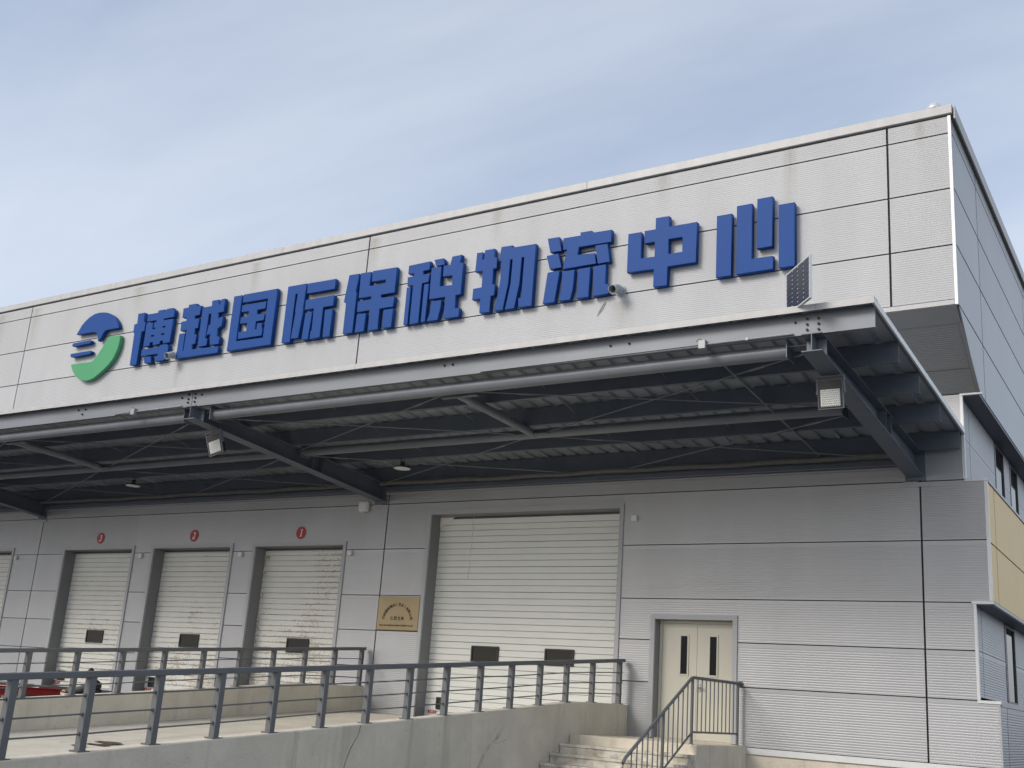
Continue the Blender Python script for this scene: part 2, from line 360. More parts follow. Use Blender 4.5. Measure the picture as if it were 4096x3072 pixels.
# --- lower front wall
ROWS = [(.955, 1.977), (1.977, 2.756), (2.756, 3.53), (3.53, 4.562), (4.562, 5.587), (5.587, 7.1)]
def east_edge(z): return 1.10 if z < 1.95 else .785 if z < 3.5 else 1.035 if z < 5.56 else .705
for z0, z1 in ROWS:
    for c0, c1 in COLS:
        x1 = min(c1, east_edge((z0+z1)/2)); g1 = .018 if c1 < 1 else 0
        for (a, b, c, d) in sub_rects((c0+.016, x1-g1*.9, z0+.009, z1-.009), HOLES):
            ribbed(a, b, c, d, 0.0, 'wall_panel', M['shaded_lower_panel'], d=.0013)
core = MB()
for (a, b, c, d) in sub_rects((WEST, 1.0, -.1, 7.2), [(o[0], o[1], o[2]-.02, o[3]) for o in OPEN]):
    core.box(a, min(b, .70) , .026, .62, c, d)
core.box(.70, .98, .026, .62, -.1, 1.93); core.box(.70, .98, .026, .62, 3.56, 5.54)
core.box(WEST, -.2, .62, 30, -.1, 11.45)
core.hexa([(WEST, A+.03, 8.22), (.98, A+.03, 8.22), (.98, .62, 7.17), (WEST, .62, 7.17), (WEST, A+.03, 11.5), (.98, A+.03, 11.5), (.98, .62, 11.5), (WEST, .62, 11.5)])
core.build('wall_core', M['joint'], W)
p = MB(); p.box(WEST, 1.08, .012, .40, GZ, .846)
for a, b, c, d in []: pass
p.build('concrete_plinth', M['concrete'], W)
for (a, b, c, d) in sub_rects((WEST, 1.12, .846, .953), [(o[0]-.09, o[1]+.09, 0, 2) for o in OPEN]):
    b_ = MB(); b_.box(a, b, -.022, .02, c, d); b_.build('base_flashing', M['trim'], W, bevel=.004)
# --- upper sign wall
UROWS = [(8.232, 9.2), (9.2, 10.222), (10.222, 11.251), (11.251, 11.575)]
for z0, z1 in UROWS:
    for c0, c1 in COLS:
        x1 = min(c1, 1.012)
        ribbed(c0+.018, x1-(.02 if c1 < 1 else 0), z0+.013, z1-.013, A, 'sign_wall_panel', M['panel'], d=.002, pitch=.04)
t = MB(); t.box(WEST, 1.012, A-.008, A+.03, 8.148, 8.232); t.build('bottom_flashing', M['cap'], W, bevel=.003)
t = MB(); t.box(1.014, 1.066, A-.012, A+.04, 8.142, 11.575); t.build('corner_trim', M['trim'], W, bevel=.004)
for c0, c1 in ((-6.0, 1.095), (-14.5, -6.003), (-23.2, -14.503), (-31, -23.203), (WEST, -31.003)):
    t = MB(); t.box(c0, c1, A-.045, A+.42, 11.60, 11.768); t.build('parapet_cap', M['cap'], W, bevel=.006)
# --- sloping soffit under the sign wall
def sof(t0): return (A+.0+(-A)*t0, 8.146+(7.085-8.146)*t0)
def soffit(x0, x1, t0, t1, name, ribs, lift=0.0):
    (ya, za), (yb, zb) = sof(t0), sof(t1); d = Vector((0, yb-ya, zb-za)); n = Vector((0, d.z, -d.y)).normalized()
    if n.z > 0: n = -n
    ln = d.length; d.normalize(); prof = []; k = 0.0; base = Vector((0, ya, za))
    pts = [(0, 0)]
    if ribs:
        k = .03
        while k+.04 < ln-.03: pts += [(k, 0), (k+.007, -.004), (k+.018, -.004), (k+.025, 0)]; k += .042
    pts.append((ln, 0)); pts += [(ln, -.03), (0, -.03)]
    prof = [(base+d*a+n*(b+lift)) for a, b in pts]
    b = MB(); b.prism_yz([(q.y, q.z) for q in prof], x0, x1); b.build(name, M['soffit'], W)
for c0, c1 in COLS:
    x1 = min(c1, .98)
    soffit(c0+.016, x1-(.016 if c1 < 1 else 0), .20, .70, 'soffit_panel', True); soffit(c0+.016, x1-(.016 if c1 < 1 else 0), .708, .985, 'soffit_panel', True)
soffit(WEST, 1.03, .004, .197, 'soffit_flashing', False, .004); soffit(.985, 1.045, .2, .985, 'soffit_edge_strip', False, .004)
# --- east side (runs back a touch off square)
def EA(v): return (v[0]-.023*v[1], v[1], v[2])
def epanel(poly, x0, name, m, ribs=False, th=.024):
    b = MB()
    if not ribs: b.loft([[(x0, y, z) for y, z in poly], [(x0-th, y, z) for y, z in poly]])
    else:
        (y0, z0), (y1, z1) = poly[0], poly[2]; prof = [(x0-th, z0), (x0, z0)]; z = z0+.03
        while z+.042 < z1-.03: prof += [(x0, z), (x0-.003, z+.007), (x0-.003, z+.018), (x0, z+.025)]; z += .042
        prof += [(x0, z1), (x0-th, z1)]
        b.loft([[(x, y0, z) for x, z in prof], [(x, y1, z) for x, z in prof]])
    return b.build(name, m, W, fn=EA)
core2 = MB(); core2.box(.60, 1.09, .64, 30, -.1, 1.88); core2.box(.60, .69, .64, 30, 1.89, 11.4); core2.box(.60, 1.05, .64, 30, 3.57, 5.53); core2.box(.60, .975, .63, 30, 7.12, 11.45)
core2.build('wall_core', M['joint'], W, fn=EA)
def rect(y0, y1, z0, z1): return [(y0, z0), (y1, z0), (y1, z1), (y0, z1)]
YJ = [A+.05, .62, 6.6, 12.6, 18.6, 24.6, 30]
for i in range(6):
    y0, y1 = YJ[i]+(.022 if i else 0), YJ[i+1]-.022
    for z0, z1 in UROWS[0:3]:
        z0_ = 8.14 if z0 < 8.5 else z0
        epanel(rect(y0, y1, z0_+.016, z1-.016), 1.03, 'side_panel', M['shaded_east_panel'])
    epanel(rect(y0, y1, 11.263, 11.50), 1.03, 'side_panel', M['shaded_east_panel'])
    if i == 0: epanel([(-.03, 7.11), (y1, 7.11), (y1, 8.126), (A+.06, 8.126)], 1.03, 'side_panel', M['shaded_east_panel'])
    else: epanel(rect(y0, y1, 7.11, 8.126), 1.03, 'side_panel', M['shaded_east_panel'])
    # lower bands
    ya = max(y0, .02)
    for z0, z1 in ((5.62, 6.34), (6.34, 7.05)):
        if i == 0: epanel(rect(ya, y1, z0+.006, z1-.006), .735, 'recess_panel', M['shaded_east_panel'], True)
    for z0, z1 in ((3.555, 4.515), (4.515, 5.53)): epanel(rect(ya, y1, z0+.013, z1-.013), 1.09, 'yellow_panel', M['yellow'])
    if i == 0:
        for z0, z1 in ((2.03, 2.772), (2.772, 3.49)): epanel(rect(ya, y1, z0+.006, z1-.006), .80, 'recess_panel', M['shaded_east_panel'], True)
    epanel(rect(ya, y1, .96, 1.90), 1.13, 'side_panel', M['shaded_east_panel'], True)
for (y0, y1) in ((.62, 3.35), (4.50, 5.28), (6.4, 9.3), (10.4, 13.5), (14.6, 17.6), (18.7, 22), (23, 30)):
    for z0, z1 in ((5.62, 6.34), (6.34, 7.05)): epanel(rect(y0+.01, y1, z0+.006, z1-.006), .735, 'recess_panel', M['shaded_east_panel'], True)
x_ = False
for (y0, y1) in ((3.36, 4.49), (5.29, 6.39), (9.31, 10.39), (13.51, 14.59), (17.61, 18.69), (22.01, 22.99)):
    f = MB(); f.box(.70, .742, y0, y0+.05, 5.62, 7.03); f.box(.70, .742, y1-.05, y1, 5.62, 7.03); f.box(.70, .742, y0, y1, 5.62, 5.67); f.box(.70, .742, y0, y1, 6.98, 7.03)
    fo = f.build('window', M['win_frame'], W, fn=EA)
    q = MB(); q.box(.72, .81 if x_ else .745, y0+.06, y0+.075, 2.09 if x_ else 5.68, 3.41 if x_ else 6.97); q.build('glazing_bar', M['trim'], fo, fn=EA)
    q = MB(); q.box(.705, .715, y0+.05, y1-.05, 5.67, 6.98); q.build('pane', M['glass'], fo, fn=EA)
for (y0, y1) in ((.62, 3.03), (4.3, 6.4), (7.7, 12), (13.3, 18), (19.3, 30)):
    for z0, z1 in ((2.03, 2.772), (2.772, 3.49)): epanel(rect(y0+.01, y1, z0+.006, z1-.006), .80, 'recess_panel', M['shaded_east_panel'], True)
x_ = True
for (y0, y1) in ((3.04, 4.29), (6.41, 7.69), (12.01, 13.29), (18.01, 19.29)):
    f = MB(); f.box(.765, .807, y0, y0+.06, 2.03, 3.47); f.box(.765, .807, y1-.06, y1, 2.03, 3.47); f.box(.765, .807, y0, y1, 2.03, 2.08); f.box(.765, .807, y0, y1, 3.42, 3.47)
    f.box(.77, .80, y0+.19, y0+.22, 2.08, 3.42)
    fo = f.build('window', M['win_frame'], W, fn=EA)
    q = MB(); q.box(.72, .81 if x_ else .745, y0+.06, y0+.075, 2.09 if x_ else 5.68, 3.41 if x_ else 6.97); q.build('glazing_bar', M['trim'], fo, fn=EA)
    q = MB(); q.box(.77, .78, y0+.06, y1-.06, 2.08, 3.42); q.build('pane', M['glass'], fo, fn=EA)
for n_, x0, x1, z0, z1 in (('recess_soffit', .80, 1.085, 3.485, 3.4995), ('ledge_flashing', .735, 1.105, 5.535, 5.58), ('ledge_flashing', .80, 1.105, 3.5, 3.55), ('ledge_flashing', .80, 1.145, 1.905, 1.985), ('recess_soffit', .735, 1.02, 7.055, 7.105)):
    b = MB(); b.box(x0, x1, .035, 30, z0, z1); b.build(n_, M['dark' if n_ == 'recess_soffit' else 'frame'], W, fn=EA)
b = MB(); b.box(.95, 1.12, .02, 30, GZ, .955); b.build('concrete_plinth', M['concrete'], W, fn=EA)
for i, (y0, y1) in enumerate(((A-.04, -.6), (-.597, 7.4), (7.403, 15.4), (15.403, 23), (23.003, 30))):
    b = MB()
    if i == 0: b.box(.70, 1.094, A+.422, y1, 11.60, 11.764)
    else: b.box(.70, 1.094, y0, y1, 11.60, 11.766)
    b.box(1.074, 1.098, y0+(.05 if i == 0 else 0), y1, 11.52, 11.76)
    b.build('parapet_cap', M['cap'], W, fn=EA)
# --- bright edge trims of the stepped corner
for x0, x1, z0, z1 in ((.705, .757, 5.60, 7.065), (.705, 1.075, 7.067, 7.108), (.725, 1.09, 5.553, 5.598), (1.035, 1.092, 3.553, 5.551), (.757, 1.102, 3.505, 3.551), (.785, .832, 1.985, 3.503), (.785, 1.142, 1.935, 1.983)):
    b = MB(); b.box(x0, x1, -.016, .034, z0, z1); b.build('corner_trim', M['trim'], W, bevel=.004)
b = MB(); b.box(1.10, 1.128, -.01, .034, .95, 1.933); b.build('corner_trim', M['frame'], W)
# --- door surrounds
def surround(a, b, c, d, depth):
    f = MB()
    f.prism_xz([(a-FR, c), (a, c), (a, d), (b, d), (b, c), (b+FR, c), (b+FR, d+FR), (a-FR, d+FR)], -.026, .03)
    f.build('door_surround', M['frame'], W)
    for x0, x1 in ((a-.006, a+.004), (b-.004, b+.006)):
        q = MB(); q.box(x0, x1, .031, depth+.08, c, d); q.build('door_reveal', M['jamb'], W)
    q = MB(); q.box(a, b, .031, depth+.08, d-.006, d+.006); q.build('door_reveal', M['jamb'], W)
for o in OPEN: surround(*o, .36 if o[3] > 4 else .22)
def roller(a, b, z0, z1, nsec, m, wins, hatch, y=.35, header=.04):
    root = MB(); root.box(a-.1, b+.1, y+.05, y+.09, z0-.02, z1+.1); d = root.build('roller_door', M['jamb'], W)
    h = (z1-header-z0)/nsec
    for i in range(nsec):
        lo, hi = z0+i*h, z0+(i+1)*h-.010; prof = [(y+.045, lo), (y+.004, lo), (y, lo+.006)]
        for k in range(1, 4):
            zc = lo+(hi-lo)*k/4; prof += [(y, zc-.008), (y+.035, zc-.005), (y+.035, zc+.005), (y, zc+.006)]
        prof += [(y, hi-.006), (y+.004, hi), (y+.045, hi)]
        s = MB(); s.prism_yz(prof, a-.08, b+.08); s.build('door_section', m, d)
    s = MB(); s.box(a, b, y-.012, y-.002, z0-.015, z0+.045); s.build('bottom_seal', M['frame'], d)
    def win(x0, x1, c, e, nm, pane):
        f = MB(); w = .035
        f.prism_xz([(x0, c), (x1, c), (x1, e), (x0, e)], y-.004, y+.002)
        for q in ((x0, x1, c, c+w), (x0, x1, e-w, e), (x0, x0+w, c+w, e-w), (x1-w, x1, c+w, e-w)): f.box(q[0], q[1], y-.03, y-.005, q[2], q[3])
        f.build(nm, M['black'], d, bevel=.006)
        g_ = MB(); g_.box(x0+w, x1-w, y-.012, y-.0055, c+w, e-w); g_.build('pane', pane, d)
    for (x0, x1) in wins: win(x0, x1, 2.20, 2.53, 'vision_window', M['murky'])
    if hatch:
        x0, x1, c, e = hatch; win(x0, x1, c, e, 'handle_hatch', M['black'])
    return d
for i, (a, b) in enumerate(DOCKS):
    d = roller(a, b, 1.0, 4.67, 7, M['peel'], [(a+1.09, a+1.79)], (a+.16, a+.46, 1.16, 1.41))
    s = MB(); s.box(a+.02, a+.28, .336, .346, 1.055, 1.135); s.build('warning_sticker', M['sticker'], d)
    me = text_mesh('\u6ce8\u610f\u95e8', .07, .002, width=.19); me.transform(Matrix.Translation((a+.15, .334, 1.095)) @ ROT); link('sticker_lettering', me, M['white'], d)
    if i == 0:
        for pts in ([(-15.81, 4.52), (-15.70, 4.50), (-15.58, 4.42), (-15.68, 4.38), (-15.72, 4.30), (-15.81, 4.22)], [(-15.81, 4.14), (-15.70, 4.12), (-15.66, 4.02), (-15.74, 3.95), (-15.81, 3.97)], [(-15.81, 3.60), (-15.72, 3.57), (-15.70, 3.49), (-15.81, 3.46)], [(-15.81, 3.02), (-15.74, 3.0), (-15.72, 2.88), (-15.76, 2.78), (-15.70, 2.72), (-15.81, 2.68)], [(-15.81, 2.5), (-15.75, 2.47), (-15.73, 2.33), (-15.81, 2.28)]):
            me = curve_mesh([pts], .006); me.materials.clear(); me.transform(Matrix.Translation((0, .344, 0)) @ ROT); link('peeled_film', me, M['torn'], d)
d = roller(-10.485, -5.79, 1.0, 5.31, 8, M['door'], [(-9.37, -8.68), (-7.55, -6.87)], (-10.18, -9.93, 1.18, 1.43))
s = MB(); s.box(-10.385, -10.17, .336, .346, 1.09, 1.158); s.build('warning_sticker', M['sticker'], d)
me = text_mesh('\u6ce8\u610f\u95e8', .06, .002, width=.16); me.transform(Matrix.Translation((-10.277, .334, 1.124)) @ ROT); link('sticker_lettering', me, M['white'], d)
s = MB(); s.prism_xz([(-10.48, 5.30), (-10.10, 5.30), (-10.20, 5.20), (-10.48, 5.08)], .325, .34); s.build('torn_seal', M['offwhite'], d)
s = MB(); s.tube([(-9.58, .34, 5.30), (-9.60, .335, 4.6), (-9.63, .335, 3.95)], .006, 5); s.build('pull_cord', M['offwhite'], d)
# --- double personnel door
pd = MB(); pd.box(-4.94, -3.375, .27, .30, .97, 3.15); P_ = pd.build('double_door', M['leaf'], W)
f = MB(); f.box(-4.93, -4.875, .20, .268, .98, 3.14); f.box(-3.435, -3.38, .20, .268, .98, 3.14); f.box(-4.875, -3.435, .20, .268, 3.09, 3.14); f.build('door_frame', M['leaf'], P_)
for x0, x1, wx in ((-4.87, -4.166, -4.425), (-4.160, -3.44, -3.838)):
    holes = [(wx-.098, wx+.098, 2.131, 2.892)]
    l = MB()
    for (a, b, c, dd) in sub_rects((x0, x1, 1.0, 3.085), holes): l.box(a, b, .212, .262, c, dd)
    lf = l.build('door_leaf', M['leaf'], P_)
    k = MB(); w = .032
    for q in ((wx-.098, wx+.098, 2.131, 2.131+w), (wx-.098, wx+.098, 2.892-w, 2.892), (wx-.098, wx-.098+w, 2.131+w, 2.892-w), (wx+.098-w, wx+.098, 2.131+w, 2.892-w)): k.box(q[0], q[1], .198, .25, q[2], q[3])
    k.build('window_bead', M['leaf'], P_, bevel=.004)
    k = MB(); k.box(wx-.066, wx+.066, .222, .232, 2.163, 2.86); k.build('pane', M['glass'], P_)
k = MB(); k.tube([(-4.12, .212, 1.93), (-4.12, .15, 1.93)], .022, 8); k.tube([(-4.12, .155, 1.93), (-4.00, .15, 1.92)], .012, 6); k.box(-4.16, -4.08, .196, .211, 1.86, 2.0); k.build('door_handle', M['chrome'], P_)
k = MB(); k.box(-4.93, -3.39, .03, .27, .955, .995); k.build('door_sill', M['concrete'], P_)
# --- scrape on the sign wall
me = curve_mesh([[(-5.455, 9.10), (-5.44, 9.06), (-5.50, 8.93), (-5.60, 8.83), (-5.63, 8.80), (-5.595, 8.90), (-5.52, 9.03)], [(-5.49, 9.02), (-5.56, 8.90), (-5.53, 8.91), (-5.47, 9.02)]], .004); me.materials.clear()
me.transform(Matrix.Translation((0, A-.004, 0)) @ ROT); link('scrape_mark', me, M['scuff'], W)
# ------------------------------------------------------------------ roof dome at the corner
RV = thing('roof_vent', (.76, -1.42, 11.77), 'small bright domed vent peeping over the parapet corner', 'vent')
b = MB(); loops = []
for k in range(7):
    a = k/6*math.pi/2; loops.append([(.76+.125*math.cos(a)*math.cos(t*math.pi/8), -1.42+.125*math.cos(a)*math.sin(t*math.pi/8), 11.86+.135*math.sin(a)) for t in range(16)])
b.loft(loops); b.build('dome', M['alu'], RV, smooth=True)
b = MB(); b.tube([(.76, -1.42, 11.5), (.76, -1.42, 11.87)], .11, 14); b.build('collar', M['alu'], RV, smooth=True)
# ------------------------------------------------------------------ sign letters
LETTERS = [[('b',[[(-22.006,10.371),(-21.924,10.482),(-21.847,10.609),(-21.724,10.717),(-21.551,10.824),(-21.349,10.893),(-21.152,10.904),(-20.969,10.886),(-20.803,10.855),(-20.638,10.786),(-20.501,10.707),(-20.391,10.619),(-20.312,10.535),(-20.236,10.426),(-20.201,10.342),(-20.494,10.343),(-20.671,10.347),(-20.746,10.336),(-20.804,10.297),(-20.855,10.229),(-20.89,10.14),(-20.997,10.059),(-21.043,10.172),(-21.079,10.256),(-21.133,10.31),(-21.223,10.348),(-21.324,10.354),(-21.626,10.357)]]),('b',[[(-22.094,10.123),(-21.344,10.131),(-21.302,10.111),(-21.305,10.062),(-21.338,10.035),(-21.981,10.025),(-22.108,10.04)]]),('b',[[(-22.111,9.819),(-21.249,9.818),(-21.215,9.801),(-21.217,9.75),(-21.254,9.725),(-21.943,9.707),(-22.091,9.726)]]),('g',[[(-22.006,9.498),(-21.653,9.501),(-21.21,9.49),(-21.104,9.499),(-21.009,9.548),(-20.931,9.626),(-20.846,9.749),(-20.757,9.858),(-20.66,10.006),(-20.588,10.104),(-20.538,10.135),(-20.324,10.132),(-20.095,10.121),(-20.071,10.003),(-20.079,9.846),(-20.116,9.693),(-20.193,9.545),(-20.26,9.434),(-20.383,9.317),(-20.53,9.215),(-20.714,9.103),(-20.885,9.015),(-21.069,8.967),(-21.224,8.959),(-21.368,8.977),(-21.525,9.038),(-21.692,9.134),(-21.851,9.27),(-21.945,9.387)]])],[('b',[[(-19.487,10.65),(-19.226,10.646),(-19.205,10.39),(-19.141,10.373),(-19.12,10.119),(-19.228,10.119),(-19.221,9.206),(-19.484,9.214),(-19.517,10.105),(-19.562,10.122),(-19.579,10.358),(-19.467,10.369)]]),('b',[[(-19.089,10.58),(-18.688,10.572),(-18.686,10.634),(-18.433,10.631),(-18.426,10.585),(-18.378,10.583),(-18.355,10.635),(-18.124,10.632),(-18.119,10.589),(-18.046,10.574),(-18.031,10.371),(-18.42,10.371),(-18.42,10.332),(-18.043,10.322),(-18.043,9.683),(-18.306,9.682),(-18.307,9.762),(-18.421,9.761),(-18.429,9.681),(-18.693,9.676),(-18.705,9.766),(-18.818,9.763),(-18.819,9.679),(-19.058,9.679),(-19.079,10.323),(-18.827,10.317),(-18.813,10.124),(-18.702,10.124),(-18.701,10.166),(-18.767,10.163),(-18.774,10.315),(-18.691,10.327),(-18.694,10.368),(-18.967,10.369),(-19.072,10.373)],[(-18.421,10.167),(-18.307,10.164),(-18.308,10.119),(-18.418,10.12)],[(-18.429,9.965),(-18.307,9.966),(-18.306,9.919),(-18.43,9.92)],[(-18.823,9.965),(-18.701,9.964),(-18.702,9.92),(-18.821,9.923)]]),('b',[[(-19.104,9.606),(-18.408,9.604),(-18.411,9.649),(-18.139,9.65),(-18.128,9.622),(-18.068,9.609),(-18.057,9.427),(-18.133,9.419),(-18.125,9.216),(-18.496,9.212),(-18.501,9.366),(-18.424,9.369),(-18.423,9.418),(-19.092,9.42)]]),('b',[[(-18.978,9.38),(-18.708,9.378),(-18.635,9.199),(-18.906,9.211)]])],[('b',[[(-17.711,10.558),(-17.521,10.56),(-17.521,10.633),(-17.233,10.628),(-17.231,10.568),(-17.052,10.548),(-17.059,10.301),(-17.23,10.298),(-17.227,10.213),(-17.054,10.207),(-17.048,9.947),(-17.153,9.947),(-17.151,9.786),(-17.06,9.779),(-17.062,9.53),(-17.167,9.526),(-17.163,9.391),(-16.204,9.367),(-16.188,9.196),(-17.708,9.203),(-17.719,9.869),(-17.506,9.865),(-17.499,9.386),(-17.46,9.382),(-17.464,9.86),(-17.457,9.952),(-17.699,9.949),(-17.716,10.199),(-17.526,10.2),(-17.536,10.297),(-17.704,10.305)]]),('b',[[(-16.978,10.481),(-16.653,10.483),(-16.668,10.625),(-16.429,10.624),(-16.411,10.493),(-16.362,10.486),(-16.351,10.613),(-16.208,10.623),(-16.181,10.271),(-16.376,10.268),(-16.354,10.107),(-16.187,10.153),(-16.186,9.9),(-16.319,9.841),(-16.298,9.63),(-16.202,9.618),(-16.199,9.425),(-16.517,9.428),(-16.568,9.735),(-16.687,9.701),(-16.664,9.967),(-16.604,9.995),(-16.632,10.274),(-16.714,10.277),(-16.723,9.636),(-16.644,9.621),(-16.634,9.433),(-16.963,9.428)]])],[('b',[[(-15.884,10.629),(-15.608,10.626),(-15.595,9.419),(-14.68,9.407),(-14.686,10.407),(-15.546,10.415),(-15.557,10.63),(-14.406,10.624),(-14.392,9.198),(-15.873,9.201)]]),('b',[[(-15.547,10.347),(-14.728,10.34),(-14.731,10.159),(-15.0,10.156),(-14.993,10.044),(-14.728,10.025),(-14.737,9.857),(-14.995,9.86),(-14.997,9.653),(-14.942,9.648),(-14.942,9.804),(-14.778,9.794),(-14.773,9.651),(-14.737,9.646),(-14.737,9.467),(-15.54,9.472),(-15.548,9.652),(-15.286,9.653),(-15.293,9.86),(-15.536,9.866),(-15.539,10.034),(-15.278,10.033),(-15.288,10.162),(-15.542,10.166)]])],[('b',[[(-14.054,10.62),(-13.456,10.613),(-13.479,9.982),(-13.459,9.98),(-13.513,9.259),(-13.75,9.266),(-13.705,9.934),(-13.723,9.939),(-13.708,10.389),(-13.779,10.392),(-13.769,9.185),(-14.037,9.195)]]),('b',[[(-13.417,10.604),(-12.541,10.593),(-12.537,10.343),(-13.408,10.349)]]),('b',[[(-13.413,10.19),(-12.53,10.187),(-12.526,9.932),(-12.831,9.93),(-12.831,9.192),(-13.142,9.189),(-13.14,9.393),(-13.113,9.391),(-13.122,9.941),(-13.412,9.944)]]),('b',[[(-13.374,9.866),(-13.168,9.864),(-13.197,9.193),(-13.403,9.196)]]),('b',[[(-12.766,9.857),(-12.536,9.848),(-12.528,9.177),(-12.744,9.189)]])],[('b',[[(-12.136,10.62),(-11.829,10.611),(-11.882,10.171),(-11.848,10.164),(-11.846,9.186),(-12.133,9.191),(-12.141,9.943),(-12.209,9.964)]]),('b',[[(-11.782,10.612),(-11.48,10.602),(-11.489,10.257),(-11.02,10.253),(-11.019,10.345),(-11.427,10.352),(-11.439,10.612),(-10.732,10.599),(-10.729,9.994),(-11.117,9.994),(-11.111,9.922),(-10.717,9.898),(-10.735,9.658),(-11.116,9.662),(-11.109,9.175),(-11.387,9.178),(-11.409,9.664),(-11.775,9.664),(-11.781,9.924),(-11.402,9.923),(-11.401,9.995),(-11.771,10.002)]]),('b',[[(-11.764,9.614),(-11.504,9.608),(-11.511,9.177),(-11.777,9.183)]]),('b',[[(-10.997,9.619),(-10.724,9.614),(-10.729,9.176),(-10.986,9.189)]])],[('b',[[(-10.394,10.578),(-9.801,10.59),(-9.802,10.394),(-9.976,10.387),(-9.97,10.306),(-9.791,10.296),(-9.799,10.105),(-9.976,10.098),(-9.976,9.181),(-10.22,9.179),(-10.222,10.095),(-10.383,10.096),(-10.394,10.303),(-10.22,10.305),(-10.219,10.375),(-10.39,10.377)]]),('b',[[(-10.392,10.057),(-10.282,10.061),(-10.273,9.18),(-10.387,9.189)]]),('b',[[(-9.913,10.063),(-9.788,10.064),(-9.794,9.191),(-9.911,9.189)]]),('b',[[(-9.694,10.603),(-9.442,10.602),(-9.393,10.447),(-9.627,10.445)]]),('b',[[(-9.749,10.423),(-9.483,10.417),(-9.482,9.952),(-9.15,9.939),(-9.164,10.163),(-9.418,10.169),(-9.423,10.424),(-9.248,10.419),(-9.21,10.603),(-8.954,10.606),(-8.994,10.431),(-8.901,10.411),(-8.897,9.693),(-9.03,9.684),(-9.021,9.39),(-8.903,9.38),(-8.904,9.187),(-9.298,9.19),(-9.306,9.688),(-9.736,9.69)]]),('b',[[(-9.661,9.632),(-9.403,9.629),(-9.405,9.448),(-9.463,9.181),(-9.746,9.19),(-9.695,9.354),(-9.677,9.485)]])],[('b',[[(-8.559,10.581),(-8.404,10.571),(-8.407,10.403),(-8.362,10.402),(-8.354,10.608),(-8.106,10.602),(-8.098,10.406),(-8.028,10.39),(-8.021,10.148),(-8.103,10.146),(-8.103,9.796),(-8.034,9.789),(-8.03,9.543),(-8.115,9.54),(-8.118,9.183),(-8.374,9.195),(-8.381,9.515),(-8.587,9.516),(-8.584,9.765),(-8.369,9.77),(-8.372,10.145),(-8.568,10.144)]]),('b',[[(-7.939,10.611),(-7.663,10.604),(-7.668,10.552),(-7.08,10.54),(-7.087,9.182),(-7.408,9.19),(-7.422,9.393),(-7.353,9.386),(-7.347,10.289),(-7.407,10.289),(-7.421,9.713),(-7.509,9.183),(-7.733,9.191),(-7.64,9.735),(-7.632,10.286),(-7.69,10.287),(-7.7,9.755),(-7.79,9.189),(-7.999,9.19),(-7.924,9.663),(-7.905,9.921),(-7.911,10.289),(-7.975,10.289)]])],[('b',[[(-6.804,10.602),(-6.533,10.596),(-6.452,10.28),(-6.72,10.286)]]),('b',[[(-6.801,10.226),(-6.527,10.231),(-6.427,9.914),(-6.71,9.917)]]),('b',[[(-6.754,9.848),(-6.471,9.854),(-6.551,9.183),(-6.822,9.188)]]),('b',[[(-6.427,10.548),(-6.03,10.543),(-6.034,10.606),(-5.773,10.601),(-5.73,10.552),(-5.326,10.543),(-5.318,10.282),(-6.05,10.291),(-6.076,10.126),(-5.681,10.102),(-5.64,9.871),(-6.407,9.87),(-6.327,10.287),(-6.42,10.292)]]),('b',[[(-5.679,10.261),(-5.403,10.255),(-5.331,9.863),(-5.599,9.859)]]),('b',[[(-6.409,9.817),(-6.125,9.819),(-6.135,9.419),(-6.191,9.187),(-6.453,9.195),(-6.411,9.399),(-6.401,9.606)]]),('b',[[(-6.045,9.815),(-5.766,9.817),(-5.771,9.188),(-6.039,9.188)]]),('b',[[(-5.7,9.815),(-5.414,9.819),(-5.412,9.406),(-5.33,9.392),(-5.325,9.194),(-5.672,9.184)]])],[('b',[[(-4.949,10.38),(-4.664,10.373),(-4.655,9.821),(-4.365,9.812),(-4.37,10.118),(-4.594,10.122),(-4.598,10.381),(-4.364,10.377),(-4.367,10.611),(-4.081,10.604),(-4.075,10.381),(-3.5,10.374),(-3.505,9.558),(-4.082,9.56),(-4.086,9.18),(-4.37,9.189),(-4.373,9.554),(-4.945,9.569)],[(-4.079,10.121),(-3.791,10.119),(-3.79,9.815),(-4.078,9.818)]])],[('b',[[(-3.104,10.418),(-2.807,10.417),(-2.806,9.184),(-3.101,9.19)]]),('b',[[(-2.711,10.547),(-2.416,10.545),(-2.415,9.447),(-2.012,9.439),(-2.01,9.188),(-2.71,9.186)]]),('b',[[(-2.318,10.611),(-2.024,10.611),(-2.029,9.63),(-2.319,9.63)]]),('b',[[(-1.915,10.419),(-1.617,10.415),(-1.612,9.185),(-1.907,9.188)]])]]
NAMES = [('sign_emblem', 'round blue and green emblem at the left end of the sign'),
 ('sign_character', 'blue sign character \u535a beside the emblem, grey drain elbow at its foot'), ('sign_character', 'blue sign character \u8d8a between \u535a and the boxed \u56fd'),
 ('sign_character', 'blue sign character \u56fd, a square frame around smaller strokes'), ('sign_character', 'blue sign character \u9645, three short legs under two bars, right of \u56fd'),
 ('sign_character', 'blue sign character \u4fdd standing on the middle vertical wall joint'), ('sign_character', 'blue sign character \u7a0e with slanted tick on top, right of \u4fdd'),
 ('sign_character', 'blue sign character \u7269 with long slanting strokes, left of \u6d41'), ('sign_character', 'blue sign character \u6d41 with three separate dots and an open drain pipe'),
 ('sign_character', 'blue sign character \u4e2d, a box crossed by one tall post'), ('sign_character', 'blue sign character \u5fc3 of upright bars, partly behind the solar panel')]
YF = A-.14
